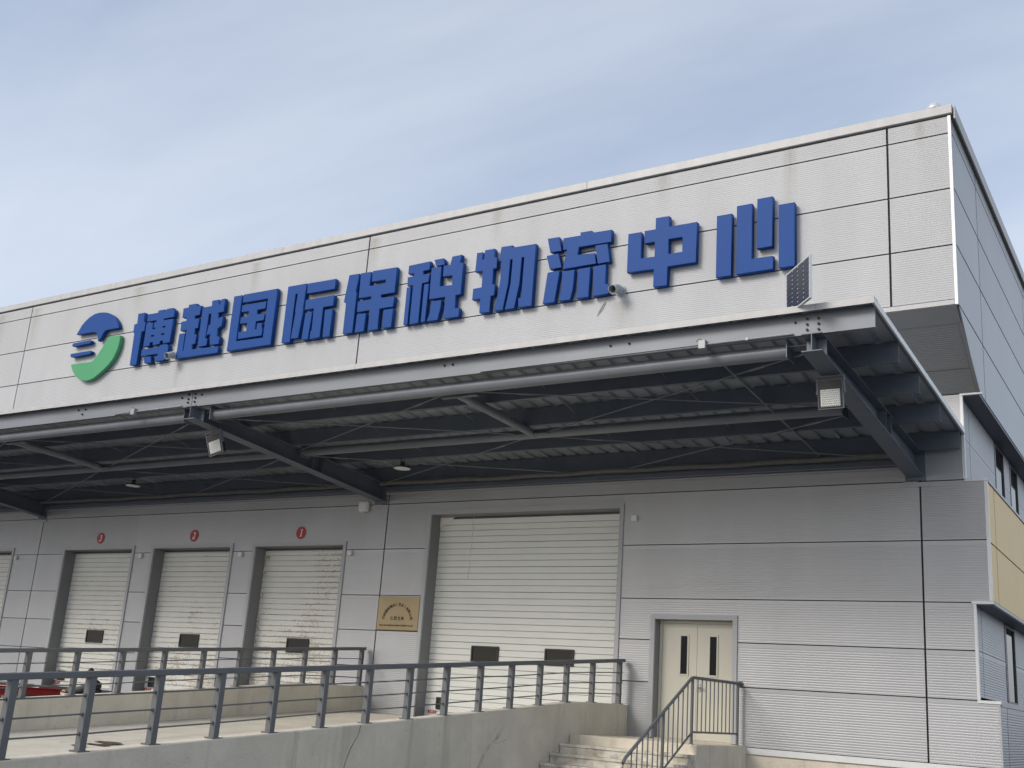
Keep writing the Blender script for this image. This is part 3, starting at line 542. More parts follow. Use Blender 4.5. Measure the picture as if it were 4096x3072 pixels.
for (nm, lab), pieces in zip(NAMES, LETTERS):
    xs = [p_[0] for c_, lp in pieces for p_ in lp[0]]
    T = thing(nm, ((min(xs)+max(xs))/2, YF, 9.18), lab, 'sign letter', 'letters of the blue wall sign')
    for c_, lp in pieces:
        me = curve_mesh(lp, .115, .004); me.materials.clear(); me.transform(Matrix.Translation((0, YF+.0575, 0)) @ ROT)
        link('stroke' if nm == 'sign_character' else 'emblem_shape', me, M['green' if c_ == 'g' else 'blue'], T)
    st = MB()
    for c_, lp in pieces:
        x0, x1 = min(q[0] for q in lp[0]), max(q[0] for q in lp[0]); z0, z1 = min(q[1] for q in lp[0]), max(q[1] for q in lp[0])
        for (x, z) in random.sample(lp[0], min(4, len(lp[0]))):
            xx, z_ = x*.9+.1*(x0+x1)/2, z*.9+.1*(z0+z1)/2
            st.tube([(xx, A, z_), (xx, YF+.11, z_)], .008, 5)
    st.build('standoff', M['chrome'], T)
# ------------------------------------------------------------------ drain spouts
def drain(x, z, lab):
    T = thing('drain_spout', (x, A, z), lab, 'pipe', 'drain spouts through the sign wall')
    n = 18; o, i_ = .088, .078
    def ring(c, d, r):
        d = Vector(d).normalized(); a = d.cross(Vector((0, 0, 1))).normalized(); b = a.cross(d)
        return [Vector(c)+(a*math.cos(2*math.pi*k/n)+b*math.sin(2*math.pi*k/n))*r for k in range(n)]
    path = [((x, A+.02, z+.03), (0, -1, 0)), ((x, A-.13, z+.03), (0, -1, 0)), ((x, A-.20, z+.02), (0, -1, -.2)), ((x, A-.36, z-.06), (0, -1, -.5))]
    b = MB(); b.loft([ring(p_, d_, o) for p_, d_ in path]+[ring(path[-1][0], path[-1][1], i_)]+[ring(p_, d_, i_) for p_, d_ in reversed(path[:-1])], True, False)
    b.build('elbow', M['pvc'], T, smooth=True)
    b = MB(); b.loft([ring((x, A-.12, z+.03), (0, -1, 0), .1), ring((x, A-.16, z+.03), (0, -1, 0), .1)]); b.loft([ring((x, A-.03, z+.03), (0, -1, 0), .11), ring((x, A-.001, z+.03), (0, -1, 0), .125)]); b.build('collar', M['pvc'], T, smooth=True)
    b = MB(); b.loft([ring((x, A-.2, z+.015), (0, -1, -.2), i_-.002), ring((x, A-.195, z+.015), (0, -1, -.2), i_-.002)]); b.build('pipe_lining', M['pipe_in'], T)
drain(-5.13, 9.235, 'grey drain elbow at the foot of the character \u6d41')
drain(-17.80, 9.28, 'grey drain elbow between the characters \u535a and \u8d8a')
# ------------------------------------------------------------------ canopy
C = thing('loading_canopy', (-12, -2.8, 6.4), 'long blue grey steel canopy over the loading doors', 'canopy')
def dz(y): return 6.387-.0876*y
PUR = [(-5.45, 6.86, 6.55), (-4.18, 6.745, 6.445), (-2.99, 6.63, 6.31), (-1.66, 6.51, 6.207), (-.2, 6.40, 6.095)]
XE = .74
def cpurlin(x0, x1, y, zt, zb, m, w=.085, t=.008):
    b = MB(); b.prism_yz([(y, zb), (y+w, zb), (y+w, zb+.02), (y+w-t, zb+.02), (y+w-t, zb+t), (y+t, zb+t), (y+t, zt-t), (y+w-t, zt-t), (y+w-t, zt-.02), (y+w, zt-.02), (y+w, zt), (y, zt)], x0, x1)
    return b.build('purlin' if m is M['steel'] else 'fascia_channel', m, C)
SEG = [(XE, -12.46), (-12.475, -25.0), (-25.015, WEST)]
for k, (y, zt, zb) in enumerate(PUR):
    for a, b in SEG: cpurlin(a-(.02 if k and a == XE else 0), b, y, zt, zb, M['fascia'] if k == 0 else M['steel'])
# deck sheets
sh = MB(); prof = []
for k in range(3):
    x = -k*.34; prof += [(x, 0), (x-.215, 0), (x-.24, .04), (x-.315, .04)]
prof += [(-1.02, 0)]
ya, yb = -5.56, -.01
top = [(x, z+.003) for x, z in reversed(prof)]
loopA = [(x, ya, dz(ya)+z) for x, z in prof+top]; loopB = [(x, yb, dz(yb)+z) for x, z in prof+top]
sh.loft([loopA, loopB]); s0 = sh.build('deck_sheet', M['deck'], C); s0.location.x = 0
base = s0.matrix_parent_inverse.copy()
for i in range(38):
    if i == 0: s0.location = (XE-.03, 0, .004); continue
    o = s0.copy(); COL.objects.link(o); o.location = (XE-.03-1.02*i, 0, .004 if i % 2 == 0 else .008)
# flashings
for a, b in ((XE+.03, -.012), (-.016, -8.2), (-8.204, -16.4), (-16.404, -24.6), (-24.604, WEST)):
    f = MB(); f.prism_yz([(-5.6, 6.838), (-5.594, 6.838), (-5.594, 6.925), (-5.40, 6.915), (-5.40, 6.922), (-5.6, 6.932)], a, b); f.build('edge_flashing', M['cap'], C)
f = MB(); f.prism_yz([(-5.592, dz(-5.6)-.038), (-.005, dz(0)-.005), (-.005, dz(0)+.085), (-5.592, dz(-5.6)+.05)], XE+.002, XE+.028); f.build('side_flashing', M['trim'], C)
f = MB(); f.prism_yz([(-5.55, dz(-5.55)-.02), (-.005, dz(0)-.02), (-.005, dz(0)+.0), (-5.55, dz(-5.55)+.0)], XE-.05, XE-.001); f.build('side_flashing', M['steel'], C)
# rafters
RAF = [(-.09, -.07), (-12.36, -11.98), (-24.95, -24.62), (-37.4, -37.2)]
for xf, xw in RAF:
    b = MB(); yF, yW = -5.55, -.004; w = .145
    def X(y): return xf+(xw-xf)*(y-yF)/(yW-yF)
    def zt(y): return 6.535+(6.075-6.535)*(y-yF)/(yW-yF)
    def zb(y): return 6.275+(5.655-6.275)*(y-yF)/(yW-yF)
    def slab(dx0, dx1, z0f, z1f, ya=yF, yb=yW):
        b.hexa([(X(ya)+dx0, ya, z0f(ya)), (X(ya)+dx1, ya, z0f(ya)), (X(yb)+dx1, yb, z0f(yb)), (X(yb)+dx0, yb, z0f(yb)),
                (X(ya)+dx0, ya, z1f(ya)), (X(ya)+dx1, ya, z1f(ya)), (X(yb)+dx1, yb, z1f(yb)), (X(yb)+dx0, yb, z1f(yb))])
    slab(-w, w, zb, lambda y: zb(y)+.013); slab(-w, w, lambda y: zt(y)-.013, zt); slab(-.006, .006, lambda y: zb(y)+.013, lambda y: zt(y)-.013)
    b.build('rafter', M['steel'], C)
    for ys in (-5.33, -2.35, -2.06):
        s = MB(); s.box(X(ys)+.007, X(ys)+w-.005, ys, ys+.012, zb(ys)+.014, zt(ys)-.014); s.box(X(ys)-w+.005, X(ys)-.007, ys, ys+.012, zb(ys)+.014, zt(ys)-.014); s.build('stiffener', M['steel'], C)
    s = MB(); s.box(xw-.17, xw+.17, -.03, -.003, 5.60, 6.13); s.build('end_plate', M['steel'], C)
    s = MB(); s.box(xw-.21, xw+.03, -.012, -.002, 5.485, 5.585); s.box(xw+.03, xw+.235, -.016, -.002, 5.495, 5.57); s.build('cover_plate', M['frame'], C)
# longitudinal tubes, their end brackets and the short cross tubes
BAYS = [(-.52, -12.02), (-12.78, -24.55), (-25.3, -37)]
for a, b in BAYS:
    for y, z, r in ((-5.18, 6.425, .105), (-2.6, 6.25, .09)):
        t = MB(); t.tube([(a, y, z), (b, y, z)], r, 18); t.build('tube', M['pipe'], C, smooth=True)
        for xe, s_ in ((a, 1), (b, -1)):
            t = MB(); t.box(xe, xe+.014*s_, y-.16, y+.16, z-.13, z+.15); t.box(xe+.014*s_, xe+.30*s_, y-.10, y+.10, z+.035, z+.047); t.build('tube_bracket', M['steel'], C)
    xm = (a+b)/2
    t = MB(); t.tube([(xm-.02, -5.07, 6.35), (xm-.02, -2.66, 6.25)], .08, 14); t.build('cross_tube', M['pipe'], C, smooth=True)
    for y, z in ((-5.05, 6.345), (-2.72, 6.255)):
        t = MB(); t.box(xm-.38, xm+.36, y-.05, y+.05, z-.045, z-.033); t.build('gusset', M['steel'], C)
    for (p0, p1) in (((a+.2, -5.15, 6.38), (xm+.3, -2.7, 6.24)), ((xm+.3, -5.1, 6.36), (a+.2, -2.7, 6.24)), ((xm-.3, -5.1, 6.36), (b-.2, -2.7, 6.24)), ((b-.2, -5.15, 6.38), (xm-.3, -2.7, 6.24)),
                     ((a+.2, -2.55, 6.2), (xm+.2, -.06, 6.02)), ((xm+.2, -2.55, 6.2), (a+.2, -.06, 6.0)), ((xm-.2, -2.55, 6.2), (b-.2, -.06, 6.0)), ((b-.2, -2.55, 6.2), (xm-.2, -.06, 6.02))):
        t = MB(); q = Vector(p0).lerp(Vector(p1), .12); q2 = Vector(p0).lerp(Vector(p1), .17)
        t.tube([p0, p1], .011, 6); t.tube([q, q2], .02, 6); t.build('brace_rod', M['pipe'], C)
    for k in range(1, 5):
        x = a+(b-a)*k/5
        for (y0, z0, _z), (y1, z1, _z1) in zip(PUR[:-1], PUR[1:]):
            t = MB(); t.tube([(x, y0+.02, z0-.13), (x+random.uniform(-.1, .1), y1, z1-.17)], .009, 5); t.build('sag_rod', M['pipe'], C)
t = MB(); t.tube([(-1.655, -5.36, 6.508), (-1.655, -.06, 6.045)], .017, 8); t.build('service_pipe', M['pipe'], C, smooth=True)
t = MB(); t.box(-1.70, -1.61, -.10, -.06, 6.0, 6.08); t.build('pipe_bracket', M['steel'], C)
# things along the wall head
for a, b in ((-.30, -11.8), (-12.15, -24.4), (-24.8, WEST)):
    t = MB(); t.tube([(a+(b-a)*k/24, -.30, 6.005+.012*math.sin(k*1.7)+.008*math.sin(k*.6+1)) for k in range(25)], .05, 10); t.build('lagged_pipe', M['rust'], C, smooth=True)
    t = MB(); t.box(a, b, -.065, -.002, 5.845, 5.985); t.build('wall_angle', M['steel'], C)
    t = MB(); t.box(a, b, -.075, -.002, 5.812, 5.838); t.build('drip_edge', M['frame'], C)
    t = MB(); t.tube([(a, -.09, 5.875), (b, -.09, 5.865)], .007, 5); t.build('wire', M['conduit'], C)
# bolts on the fascia
BOLTS = [(-.35,6.75),(-.18,6.78),(-.18,6.70),(-.18,6.62),(-.02,6.77),(-.02,6.69),(-.02,6.61),(-12.57,6.80),(-12.76,6.75),(-12.57,6.71),(-12.38,6.80),(-12.38,6.72),(-12.38,6.64),(-12.2,6.77),(-12.57,6.64),(-3.23,6.74),(-2.91,6.74),(-6.35,6.75),(-6.18,6.75),(-15.99,6.76),(-15.76,6.76),(-15.84,6.66),(-18.9,6.74),(-22,6.75),(-21.8,6.75)]
bm0 = MB(); bm0.tube([(0, -.022, 0), (0, .002, 0)], .019, 6); bm0.tube([(0, -.034, 0), (0, -.022, 0)], .009, 6)
b0 = bm0.build('bolt', M['black'], C); b0.location = (BOLTS[0][0], -5.452, BOLTS[0][1])
for x, z in BOLTS[1:]:
    o = b0.copy(); COL.objects.link(o); o.location = (x, -5.452, z)
# ------------------------------------------------------------------ conduits on the fascia
for (x0, x1, xb, lab) in ((-.37, -5.6, -1.70, 'thin conduit with small box along fascia near the solar panel'), (-12.72, -14.75, -14.12, 'thin conduit with small box left of the middle fascia joint')):
    T = thing('cable_conduit', (xb, -5.5, 6.57), lab, 'conduit', 'conduits along the canopy fascia')
    t = MB(); t.tube([(x0, -5.475, 6.578), (xb+.05, -5.475, 6.575)], .014, 8); t.build('conduit_pipe', M['conduit'], T, smooth=True)
    t = MB(); t.tube([(xb-.05, -5.475, 6.57), ((xb+x1)/2, -5.47, 6.562), (x1, -5.46, 6.558)], .007, 6); t.tube([(xb+.03, -5.49, 6.62), (xb-.05, -5.5, 6.66), (xb-.1, -5.49, 6.63)], .006, 5); t.build('cable', M['black'], T)
    t = MB(); t.box(xb-.055, xb+.055, -5.535, -5.455, 6.50, 6.63); t.build('junction_box', M['conduit'], T, bevel=.006)
    t = MB(); t.box((x0+xb)/2-.02, (x0+xb)/2+.02, -5.493, -5.452, 6.56, 6.60); t.build('clip', M['conduit'], T)
# ------------------------------------------------------------------ flood lights
def flood(x, y, ztop, rz, lab, roll=0.0):
    T = thing('flood_light', (x, y, ztop), lab, 'flood light', 'flood lights under the canopy rafters')
    mt = Matrix.Translation((x, y, ztop)) @ Matrix.Rotation(rz, 4, 'Z') @ Matrix.Rotation(roll, 4, 'Y') @ Matrix.Rotation(R(8), 4, 'X')
    fn = lambda v: tuple(mt @ Vector(v))
    b = MB(); b.box(-.175, .175, -.03, .03, -.43, -.02); b.box(-.15, .15, .03, .09, -.40, -.06); b.build('housing', M['black'], T, bevel=.008, fn=fn)
    b = MB(); b.prism_xz([(-.18, -.435), (.18, -.435), (.18, -.015), (-.18, -.015), (-.18, -.425), (-.17, -.425), (-.17, -.025), (.17, -.025), (.17, -.425), (-.18, -.425)], -.036, -.012); b.build('rim', M['steel'], T, fn=fn)
    b = MB(); b.box(-.14, .14, -.048, -.031, -.405, -.155); L_ = b.build('lens_plate', M['lens'], T, bevel=.01, fn=fn)
    d = MB()
    for r_ in range(8):
        for c_ in range(9):
            px0 = -.115+c_*.0275+(.012 if r_ % 2 else 0); pz0 = -.385+r_*.03
            if px0 > .122: continue
            ls = [[(px0+.011*q*math.cos(a*math.pi/3), -.048-h, pz0+.011*q*math.sin(a*math.pi/3)) for a in range(6)] for q, h in ((1, 0), (.75, .008), (.3, .011))]
            d.loft(ls)
    o = d.build('led_lens', M['alu'], T, fn=fn); o['kind'] = 'stuff'
    b = MB(); b.box(-.2, -.188, -.02, .02, -.22, .03); b.box(.188, .2, -.02, .02, -.22, .03); b.box(-.2, .2, -.02, .02, .03, .042); b.tube([(-.215, 0, -.2), (-.175, 0, -.2)], .014, 6); b.tube([(.215, 0, -.2), (.175, 0, -.2)], .014, 6)
    b.build('bracket', M['steel'], T, fn=fn)
flood(-.10, -4.70, 6.125, R(0), 'square LED flood light under the rafter nearest the building corner')
flood(-12.33, -4.9, 6.13, R(4), 'LED flood light hanging askew under the middle rafter', R(-15))
# ------------------------------------------------------------------ round lamps
for x, lab in ((-10.15, 'round white lamp disc under the canopy right of the middle rafter'), (-18.75, 'round white lamp disc hanging in the left canopy bay')):
    T = thing('round_lamp', (x, -1.62, 6.2), lab, 'lamp', 'round lamps under the canopy')
    b = MB(); b.tube([(x, -1.62, 6.005), (x, -1.62, 6.02), (x, -1.62, 6.05)], [.178, .18, .11], 24); b.tube([(x, -1.62, 6.05), (x, -1.62, 6.15)], .05, 12); b.build('housing', M['black'], T, smooth=True)
    b = MB(); b.tube([(x, -1.62, 5.995), (x, -1.62, 6.0045)], .177, 24); b.build('diffuser', M['lamp_white'], T)
    b = MB(); b.tube([(x-.04, -1.62, 6.14), (x-.06, -1.62, 6.24)], .008, 5); b.tube([(x+.04, -1.62, 6.14), (x+.06, -1.62, 6.24)], .008, 5); b.build('hanger', M['black'], T)
# ------------------------------------------------------------------ small boxes on the wall
SENS = [(-12.735, 4.48, 'small cream box on the wall left of the brass plaque, beside numeral one'), (-16.28, 4.483, 'small cream box between the doors marked one and two'), (-20.02, 4.483, 'small cream box between the doors marked two and three'),
        (-25.5, 4.475, 'small cream box at the left picture edge, beside the cut off door'), (-5.455, 5.09, 'small cream box beside the top of the tall wide door')]
for x, z, lab in SENS:
    T = thing('signal_box', (x, 0, z), lab, 'box', 'small boxes beside the doors')
    b = MB(); b.box(x-.058, x+.058, -.06, -.001, z-.058, z+.058); b.build('case', M['offwhite'], T, bevel=.005)
    b = MB(); b.box(x-.035, x+.035, -.07, -.061, z-.036, z+.036); b.build('cover', M['white'], T, bevel=.003)
T = thing('junction_box', (-12.43, 0, 5.555), 'white square junction box on the wall under the middle rafter', 'box')
b = MB(); b.box(-12.57, -12.30, -.11, -.001, 5.43, 5.66); b.build('case', M['white'], T, bevel=.022)
b = MB(); b.box(-12.53, -12.34, -.118, -.111, 5.465, 5.625); b.build('lid', M['white'], T, bevel=.006)
b = MB(); b.tube([(-12.43, -.06, 5.43), (-12.43, -.06, 5.405)], .02, 8); b.tube([(-12.50, -.06, 5.43), (-12.50, -.06, 5.41)], .02, 8); b.build('gland', M['offwhite'], T)
# ------------------------------------------------------------------ number signs
for num, x, lab in ((1, -14.36, 'round red sign with white numeral one, above the dock door nearest the brass plaque'), (2, -18.08, 'round red sign with white numeral two, above the middle of the three numbered doors'), (3, -21.82, 'round red sign with white numeral three, above the dock door beside the truck')):
    T = thing('number_sign', (x, 0, 4.985), lab, 'sign', 'numbers above the dock doors')
    b = MB(); b.tube([(x, -.012, 4.985), (x, -.002, 4.985)], .152, 32); b.build('disc', M['red'], T)
    DG = {1: [[(-.028, -.09), (.042, -.09), (.045, -.078), (.026, -.072), (.052, .092), (.036, .092), (-.012, .066), (-.009, .056), (.016, .058), (-.004, -.068), (-.026, -.078)]],
          2: [[(-.062, -.09), (.038, -.09), (.060, -.036), (.050, -.036), (.038, -.056), (-.016, -.056), (.044, .0), (.062, .044), (.052, .078), (.020, .093), (-.014, .082), (-.034, .046), (-.026, .044), (-.006, .062), (.016, .058), (.024, .036), (.008, .0), (-.032, -.046), (-.064, -.082)]],
          3: [[(-.060, -.066), (-.046, -.086), (-.010, -.092), (.034, -.074), (.054, -.036), (.048, -.004), (.030, .012), (.056, .036), (.062, .064), (.044, .088), (.012, .093), (-.016, .080), (-.032, .056), (-.024, .052), (-.006, .066), (.014, .064), (.022, .048), (.012, .028), (-.014, .014), (-.016, .006), (.010, .002), (.020, -.016), (.014, -.050), (-.008, -.068), (-.026, -.060), (-.042, -.052), (-.056, -.056)]]}
    me = curve_mesh(DG[num], .004); me.materials.clear(); me.transform(Matrix.Translation((x, -.0145, 4.985)) @ ROT); link('numeral', me, M['white'], T)
# ------------------------------------------------------------------ brass plaque
T = thing('brass_plaque', (-11.155, 0, 3.13), 'brass company plaque with engraved dark lettering left of the wide door', 'plaque')
b = MB(); b.box(-11.73, -10.582, -.035, -.002, 2.77, 3.502); b.build('plate', M['brass'], T, bevel=.008)
def ptext(tx, x, z, size, rot, nm, width=None):
    me = text_mesh(tx, size, .003, bold=.0015, width=width); me.transform(Matrix.Translation((x, -.037, z)) @ ROT @ Matrix.Rotation(rot, 4, 'Z')); link(nm, me, M['ink'], T)
arc = '\u535a\u8d8a\u56fd\u9645\u7269\u6d41\uff08\u5317\u4eac\uff09\u6709\u9650\u516c\u53f8'
cx_, cz_, rad = -11.165, 2.965, .385
for i, ch in enumerate(arc):
    a = R(168-(168-12)*i/(len(arc)-1)); ptext(ch, cx_+rad*1.02*math.cos(a), cz_+rad*.98*math.sin(a)-.01, .078, a-math.pi/2, 'plaque_character')
for i, ch in enumerate('\u4fdd\u7a0e\u4ed3\u5e93'): ptext(ch, -11.31+i*.098, 3.03, .088, 0, 'plaque_character')
ptext('Boyue International Logistics (Beijing) Co.,Ltd.', -11.175, 2.872, .05, 0, 'plaque_lettering', .93)
# ------------------------------------------------------------------ ramp, walls, landing, steps
def rz(y): return 1.0 if y > -1.6 else 1.0-.0772*(-1.6-y)
pr = [(0.0, 1.0), (-1.2, .995), (-1.8, .975), (-2.4, .925)]+[(-2.4-k*1.35, .925-.0768*k*1.35) for k in range(1, 11)]
pr += [(-16.2, GZ-.02), (0.0, GZ-.02)]
b = MB(); b.prism_yz(pr, -11.86, -5.68); ramp = b.build('ramp', M['ramp']); struct(ramp)
for k, (x, y, l, w_) in enumerate(((-9.52, -8.50, .55, .10), (-9.35, -8.78, .6, .08), (-9.45, -9.05, .4, .05), (-8.2, -6.8, .35, .05), (-7.4, -10.3, .3, .05), (-9.3, -8.6, .25, .18))):
    b = MB(); pts = []
    for q in range(14):
        a = q/14*2*math.pi; rr = random.uniform(.6, 1.15); xx = x+l*.5*rr*math.cos(a); yy = y+w_*rr*math.sin(a); pts.append((xx, yy, rz(yy)+.0035))
    b.add(pts, [tuple(range(14))]); b.build('dark_patch', M['stain'], ramp)  # irregular dark patches laid just above the ramp surface
CURB = [(0.0, 1.54), (-.6, 1.538), (-1.3, 1.53), (-1.8, 1.518), (-2.24, 1.497), (-2.6, 1.465), (-3.1, 1.418), (-4.86, 1.262), (-6.63, 1.108), (-9.34, .878), (-12.07, .645), (-14.5, .436), (-16.3, .28)]
def curbz(y):
    for (a, b), (c, d) in zip(CURB, CURB[1:]):
        if c <= y <= a: return b+(d-b)*(y-a)/(c-a)
    return CURB[-1][1]
for x0, x1, lab in ((-5.68, -5.45, 'near sloping concrete wall of the ramp, beside the steps'), (-12.08, -11.85, 'far sloping concrete wall of the ramp, beside the dock doors')):
    b = MB(); b.prism_yz(CURB+[(-16.3, GZ-.05), (0.0, GZ-.05)], x0, x1)
    tag(b.build('ramp_wall', M['concrete'], bevel=.012), lab, 'wall', 'low concrete walls of the ramp')
WL = [o for o in COL.objects if o.name.startswith('ramp_wall')][0]
def smudge(pts, nm, m, t=.0015):
    # pts: (y, z, half width) along the east face of the near wall
    b = MB(); L_, R_ = [], []
    for y, z, w in pts: L_.append((-5.45, y-w, z)); R_.append((-5.45, y+w, z))
    for a0, a1, c0, c1 in zip(L_, L_[1:], R_, R_[1:]):
        b.add([a0, c0, c1, a1], [(0, 1, 2, 3)])
    b.build(nm, m, WL, fn=lambda v: (v[0]+t, v[1], v[2]))
smudge([(-7.75, 1.0, .006), (-7.78, .88, .004), (-7.9, .72, .007), (-7.98, .55, .004), (-8.02, .40, .006), (-8.13, .2, .005)], 'crack', M['stain'])
smudge([(-4.3, 1.10, .012), (-4.34, 1.0, .035), (-4.45, .88, .05), (-4.62, .78, .05), (-4.75, .66, .045), (-4.86, .5, .05), (-4.95, .34, .04), (-5.0, .2, .02)], 'brown_smear', M['smear'])
smudge([(-4.62, .80, .02), (-4.5, .80, .04), (-4.3, .83, .045), (-4.15, .87, .02)], 'brown_smear', M['smear'], .0022)
T = thing('concrete_steps', (-4.3, -2, GZ), 'worn concrete steps and landing up to the double door', 'steps')
b = MB(); b.box(-5.445, -3.09, -2.19, .005, GZ-.05, .98); b.build('landing', M['concrete'], T, bevel=.015)
for k in range(6):
    zt_ = .98-.155*(k+1); y0 = -2.2-.31*k
    st = MB(); nx, ny, n_ = 14, 2, 0
    y1 = y0-.31; prof = [(y0+.012, GZ-.05), (y0+.012, zt_), (y1+.0, zt_+.004), (y1-.012, zt_-.005), (y1-.012, zt_-.04), (y1+.01, zt_-.05), (y1+.01, GZ-.05)]
    loops = []
    for q in range(25):
        x = -5.43+(2.33)*q/24; j = random.uniform(-.006, .006); loops.append([(x, y+(j if 2 <= i <= 4 else 0), z+(random.uniform(-.005, .003) if 1 <= i <= 3 else 0)) for i, (y, z) in enumerate(prof)])
    st.loft(loops); st.build('step', M['step'], T)
# ------------------------------------------------------------------ ramp railings
def railz(y): return 2.385+.0785*y
def ramp_rail(x, ys, yend, lab):
    T = thing('ramp_railing', (x, -7, 1.5), lab, 'railing', 'railings on the ramp walls')
    r = MB(); r.tube([(x, -.1, railz(-.1)-.032), (x, yend, railz(yend)-.032)], 0, square=(.10, .065)); r.build('top_rail', M['rail'], T, bevel=.006)
    for y in ys:
        z0, z1 = curbz(y)-.01, railz(y)-.06
        p_ = MB(); p_.box(x-.045, x+.04, y-.038, y+.038, z0, z1)
        po = p_.build('post', M['rail'], T)
        q = MB(); q.box(x-.075, x+.07, y-.075, y+.075, z0+.008, z0+.022); q.build('base_plate', M['rail'], po)
        for fr in (.24, .50, .755):
            zc = curbz(y)+(railz(y)-.06-curbz(y))*fr; q = MB(); q.tube([(x-.003, y-.056, zc-.005), (x-.003, y-.039, zc-.004)], .019, 8); q.build('collar', M['rail'], po)
    for fr in (.24, .50, .755):
        pts = []
        for y in [-.12]+list(ys[1:])+[yend+.1]: pts.append((x, y, curbz(y)+(railz(y)-.06-curbz(y))*fr+random.uniform(-.006, .006)))
        q = MB(); q.tube(pts, .0095, 7); q.build('rail_bar', M['rail'], T)
ys1 = [-.25, -1.3, -2.24]+[-2.24-.888*k for k in range(1, 16)]
ramp_rail(-5.53, ys1, -15.8, 'near grey steel railing on the ramp wall closest to the viewer')
ys2 = [-.19, -1.06, -1.98]+[-1.98-.913*k for k in range(1, 16)]
ramp_rail(-11.93, ys2, -15.8, 'far grey steel railing between the ramp and the dock doors')
# ------------------------------------------------------------------ stair railing
T = thing('stair_railing', (-3.213, -2, .98), 'grey tubular railing with thin balusters beside the steps', 'railing')
X_ = -3.213; sl_ = .545; yS = -4.47; zS = 2.03-sl_*(4.47-2.14)
r = MB(); r.tube([(X_, -.02, 2.035), (X_, -1.0, 2.034), (X_, -2.08, 2.03), (X_, -2.16, 2.015), (X_, -3.2, 2.03-sl_*(3.2-2.14)), (X_, yS+.03, zS+.015), (X_, yS-.035, zS-.05), (X_, yS-.05, zS-.14), (X_, yS-.05, GZ)], .026, 12); r.build('handrail', M['rail'], T, smooth=True)
r = MB(); r.tube([(X_, -.14, 1.172), (X_, -2.10, 1.170)], .017, 8); r.tube([(X_, -2.10, 1.17), (X_, yS-.04, 1.17-sl_*(4.5-2.12))], .017, 8); r.build('bottom_rail', M['rail'], T, smooth=True)
for y, z0, z1 in ((-.14, .98, 2.02), (-2.12, .98, 2.02), (-3.2, .36, 2.02-sl_*(3.2-2.14))):
    r = MB(); r.tube([(X_, y, z0), (X_, y, z1)], .026, 10); r.tube([(X_, y, z0-.001), (X_, y, z0+.008)], .05, 10); r.build('post', M['rail'], T, smooth=True)
for k in range(10):
    y = -.33-.1745*k; r = MB(); r.tube([(X_, y, 1.175), (X_, y, 2.02)], .0115, 6); r.build('baluster', M['rail'], T)
for k in range(12):
    y = -2.30-.177*k
    if abs(y+3.2) < .06: continue
    r = MB(); r.tube([(X_, y, 1.17-sl_*(-y-2.10)), (X_, y, 2.02-sl_*(-y-2.14))], .0115, 6); r.build('baluster', M['rail'], T)
r = MB(); r.tube([(X_, -.03, 2.035), (X_, -.001, 2.035)], .05, 12); r.build('wall_flange', M['rail'], T)
# ------------------------------------------------------------------ solar panel on the canopy edge
T = thing('solar_panel', (-.26, -5.6, 6.9), 'small upright solar panel fixed on the canopy edge', 'solar panel')
TL, TR = Vector((-.529, -5.315, 7.533)), Vector((.005, -5.9, 7.533)); ux = (TR-TL).normalized(); nz = Vector((0, 0, 1)); nn = Vector((-.585, -.534, 0)).normalized()
WW, HH = (TR-TL).length, .625
def SP(u, v, n): return tuple(TL+ux*u-nz*v+nn*n)
def sbox(u0, u1, v0, v1, n0, n1): return MB().hexa([SP(u0, v1, n1), SP(u1, v1, n1), SP(u1, v1, n0), SP(u0, v1, n0), SP(u0, v0, n1), SP(u1, v0, n1), SP(u1, v0, n0), SP(u0, v0, n0)])
for q in ((0, WW, 0, .018), (0, WW, HH-.018, HH), (0, .018, .018, HH-.018), (WW-.018, WW, .018, HH-.018)): sbox(*q, -.035, .004).build('frame_bar', M['alu'], T)
sbox(.018, WW-.018, .018, HH-.018, -.012, -.004).build('backing', M['white'], T)
nc, nr = 4, 9; cw, chh = (WW-.044)/nc, (HH-.044)/nr
for i in range(nc):
    for j in range(nr):
        u, v = .022+i*cw, .022+j*chh; cc = .013; b = MB()
        pl = [(u+.003+cc, v+.0025), (u+cw-.003-cc, v+.0025), (u+cw-.003, v+.0025+cc), (u+cw-.003, v+chh-.002), (u+.003, v+chh-.002), (u+.003, v+.0025+cc)]
        b.loft([[SP(a, c, -.0035) for a, c in pl], [SP(a, c, -.001) for a, c in pl]]); b.build('cell', M['cell'], T)
b = MB(); b.tube([SP(WW/2, .1, -.06), (SP(WW/2, .1, -.06)[0], SP(WW/2, .1, -.06)[1], 6.85)], .02, 8); b.build('mast', M['alu'], T)
sbox(WW/2-.15, WW/2+.15, .2, .24, -.06, -.036).build('bracket', M['alu'], T)
# ------------------------------------------------------------------ pickup truck backed to the dock
T = thing('pickup_truck', (-16.05, -7.6, GZ), 'red pickup truck with dark side band parked by the far ramp wall', 'truck')
xs_, xw_ = -15.2, -16.9
b = MB()
for a in (xs_, xw_+.03):
    b.box(a-.03, a, -7.9, -5.27, .50, 1.04)
b.box(xw_, xs_, -7.9, -7.87, .5, 1.04); b.box(xw_, xs_, -7.9, -5.27, .46, .50); b.build('cargo_bed', M['truck_red'], T, bevel=.01)
for z0 in (.955, 1.0):
    b = MB(); b.box(xs_, xs_+.012, -7.85, -5.32, z0, z0+.022); b.build('side_rib', M['truck_red'], T, bevel=.004)
b = MB(); b.box(xs_-.04, xs_+.02, -7.9, -5.26, 1.04, 1.068); b.build('bed_rail', M['truck_red'], T, bevel=.01)
b = MB(); b.box(xs_+.001, xs_+.010, -6.15, -5.34, .72, .925); b.build('side_band', M['truck_grey'], T)
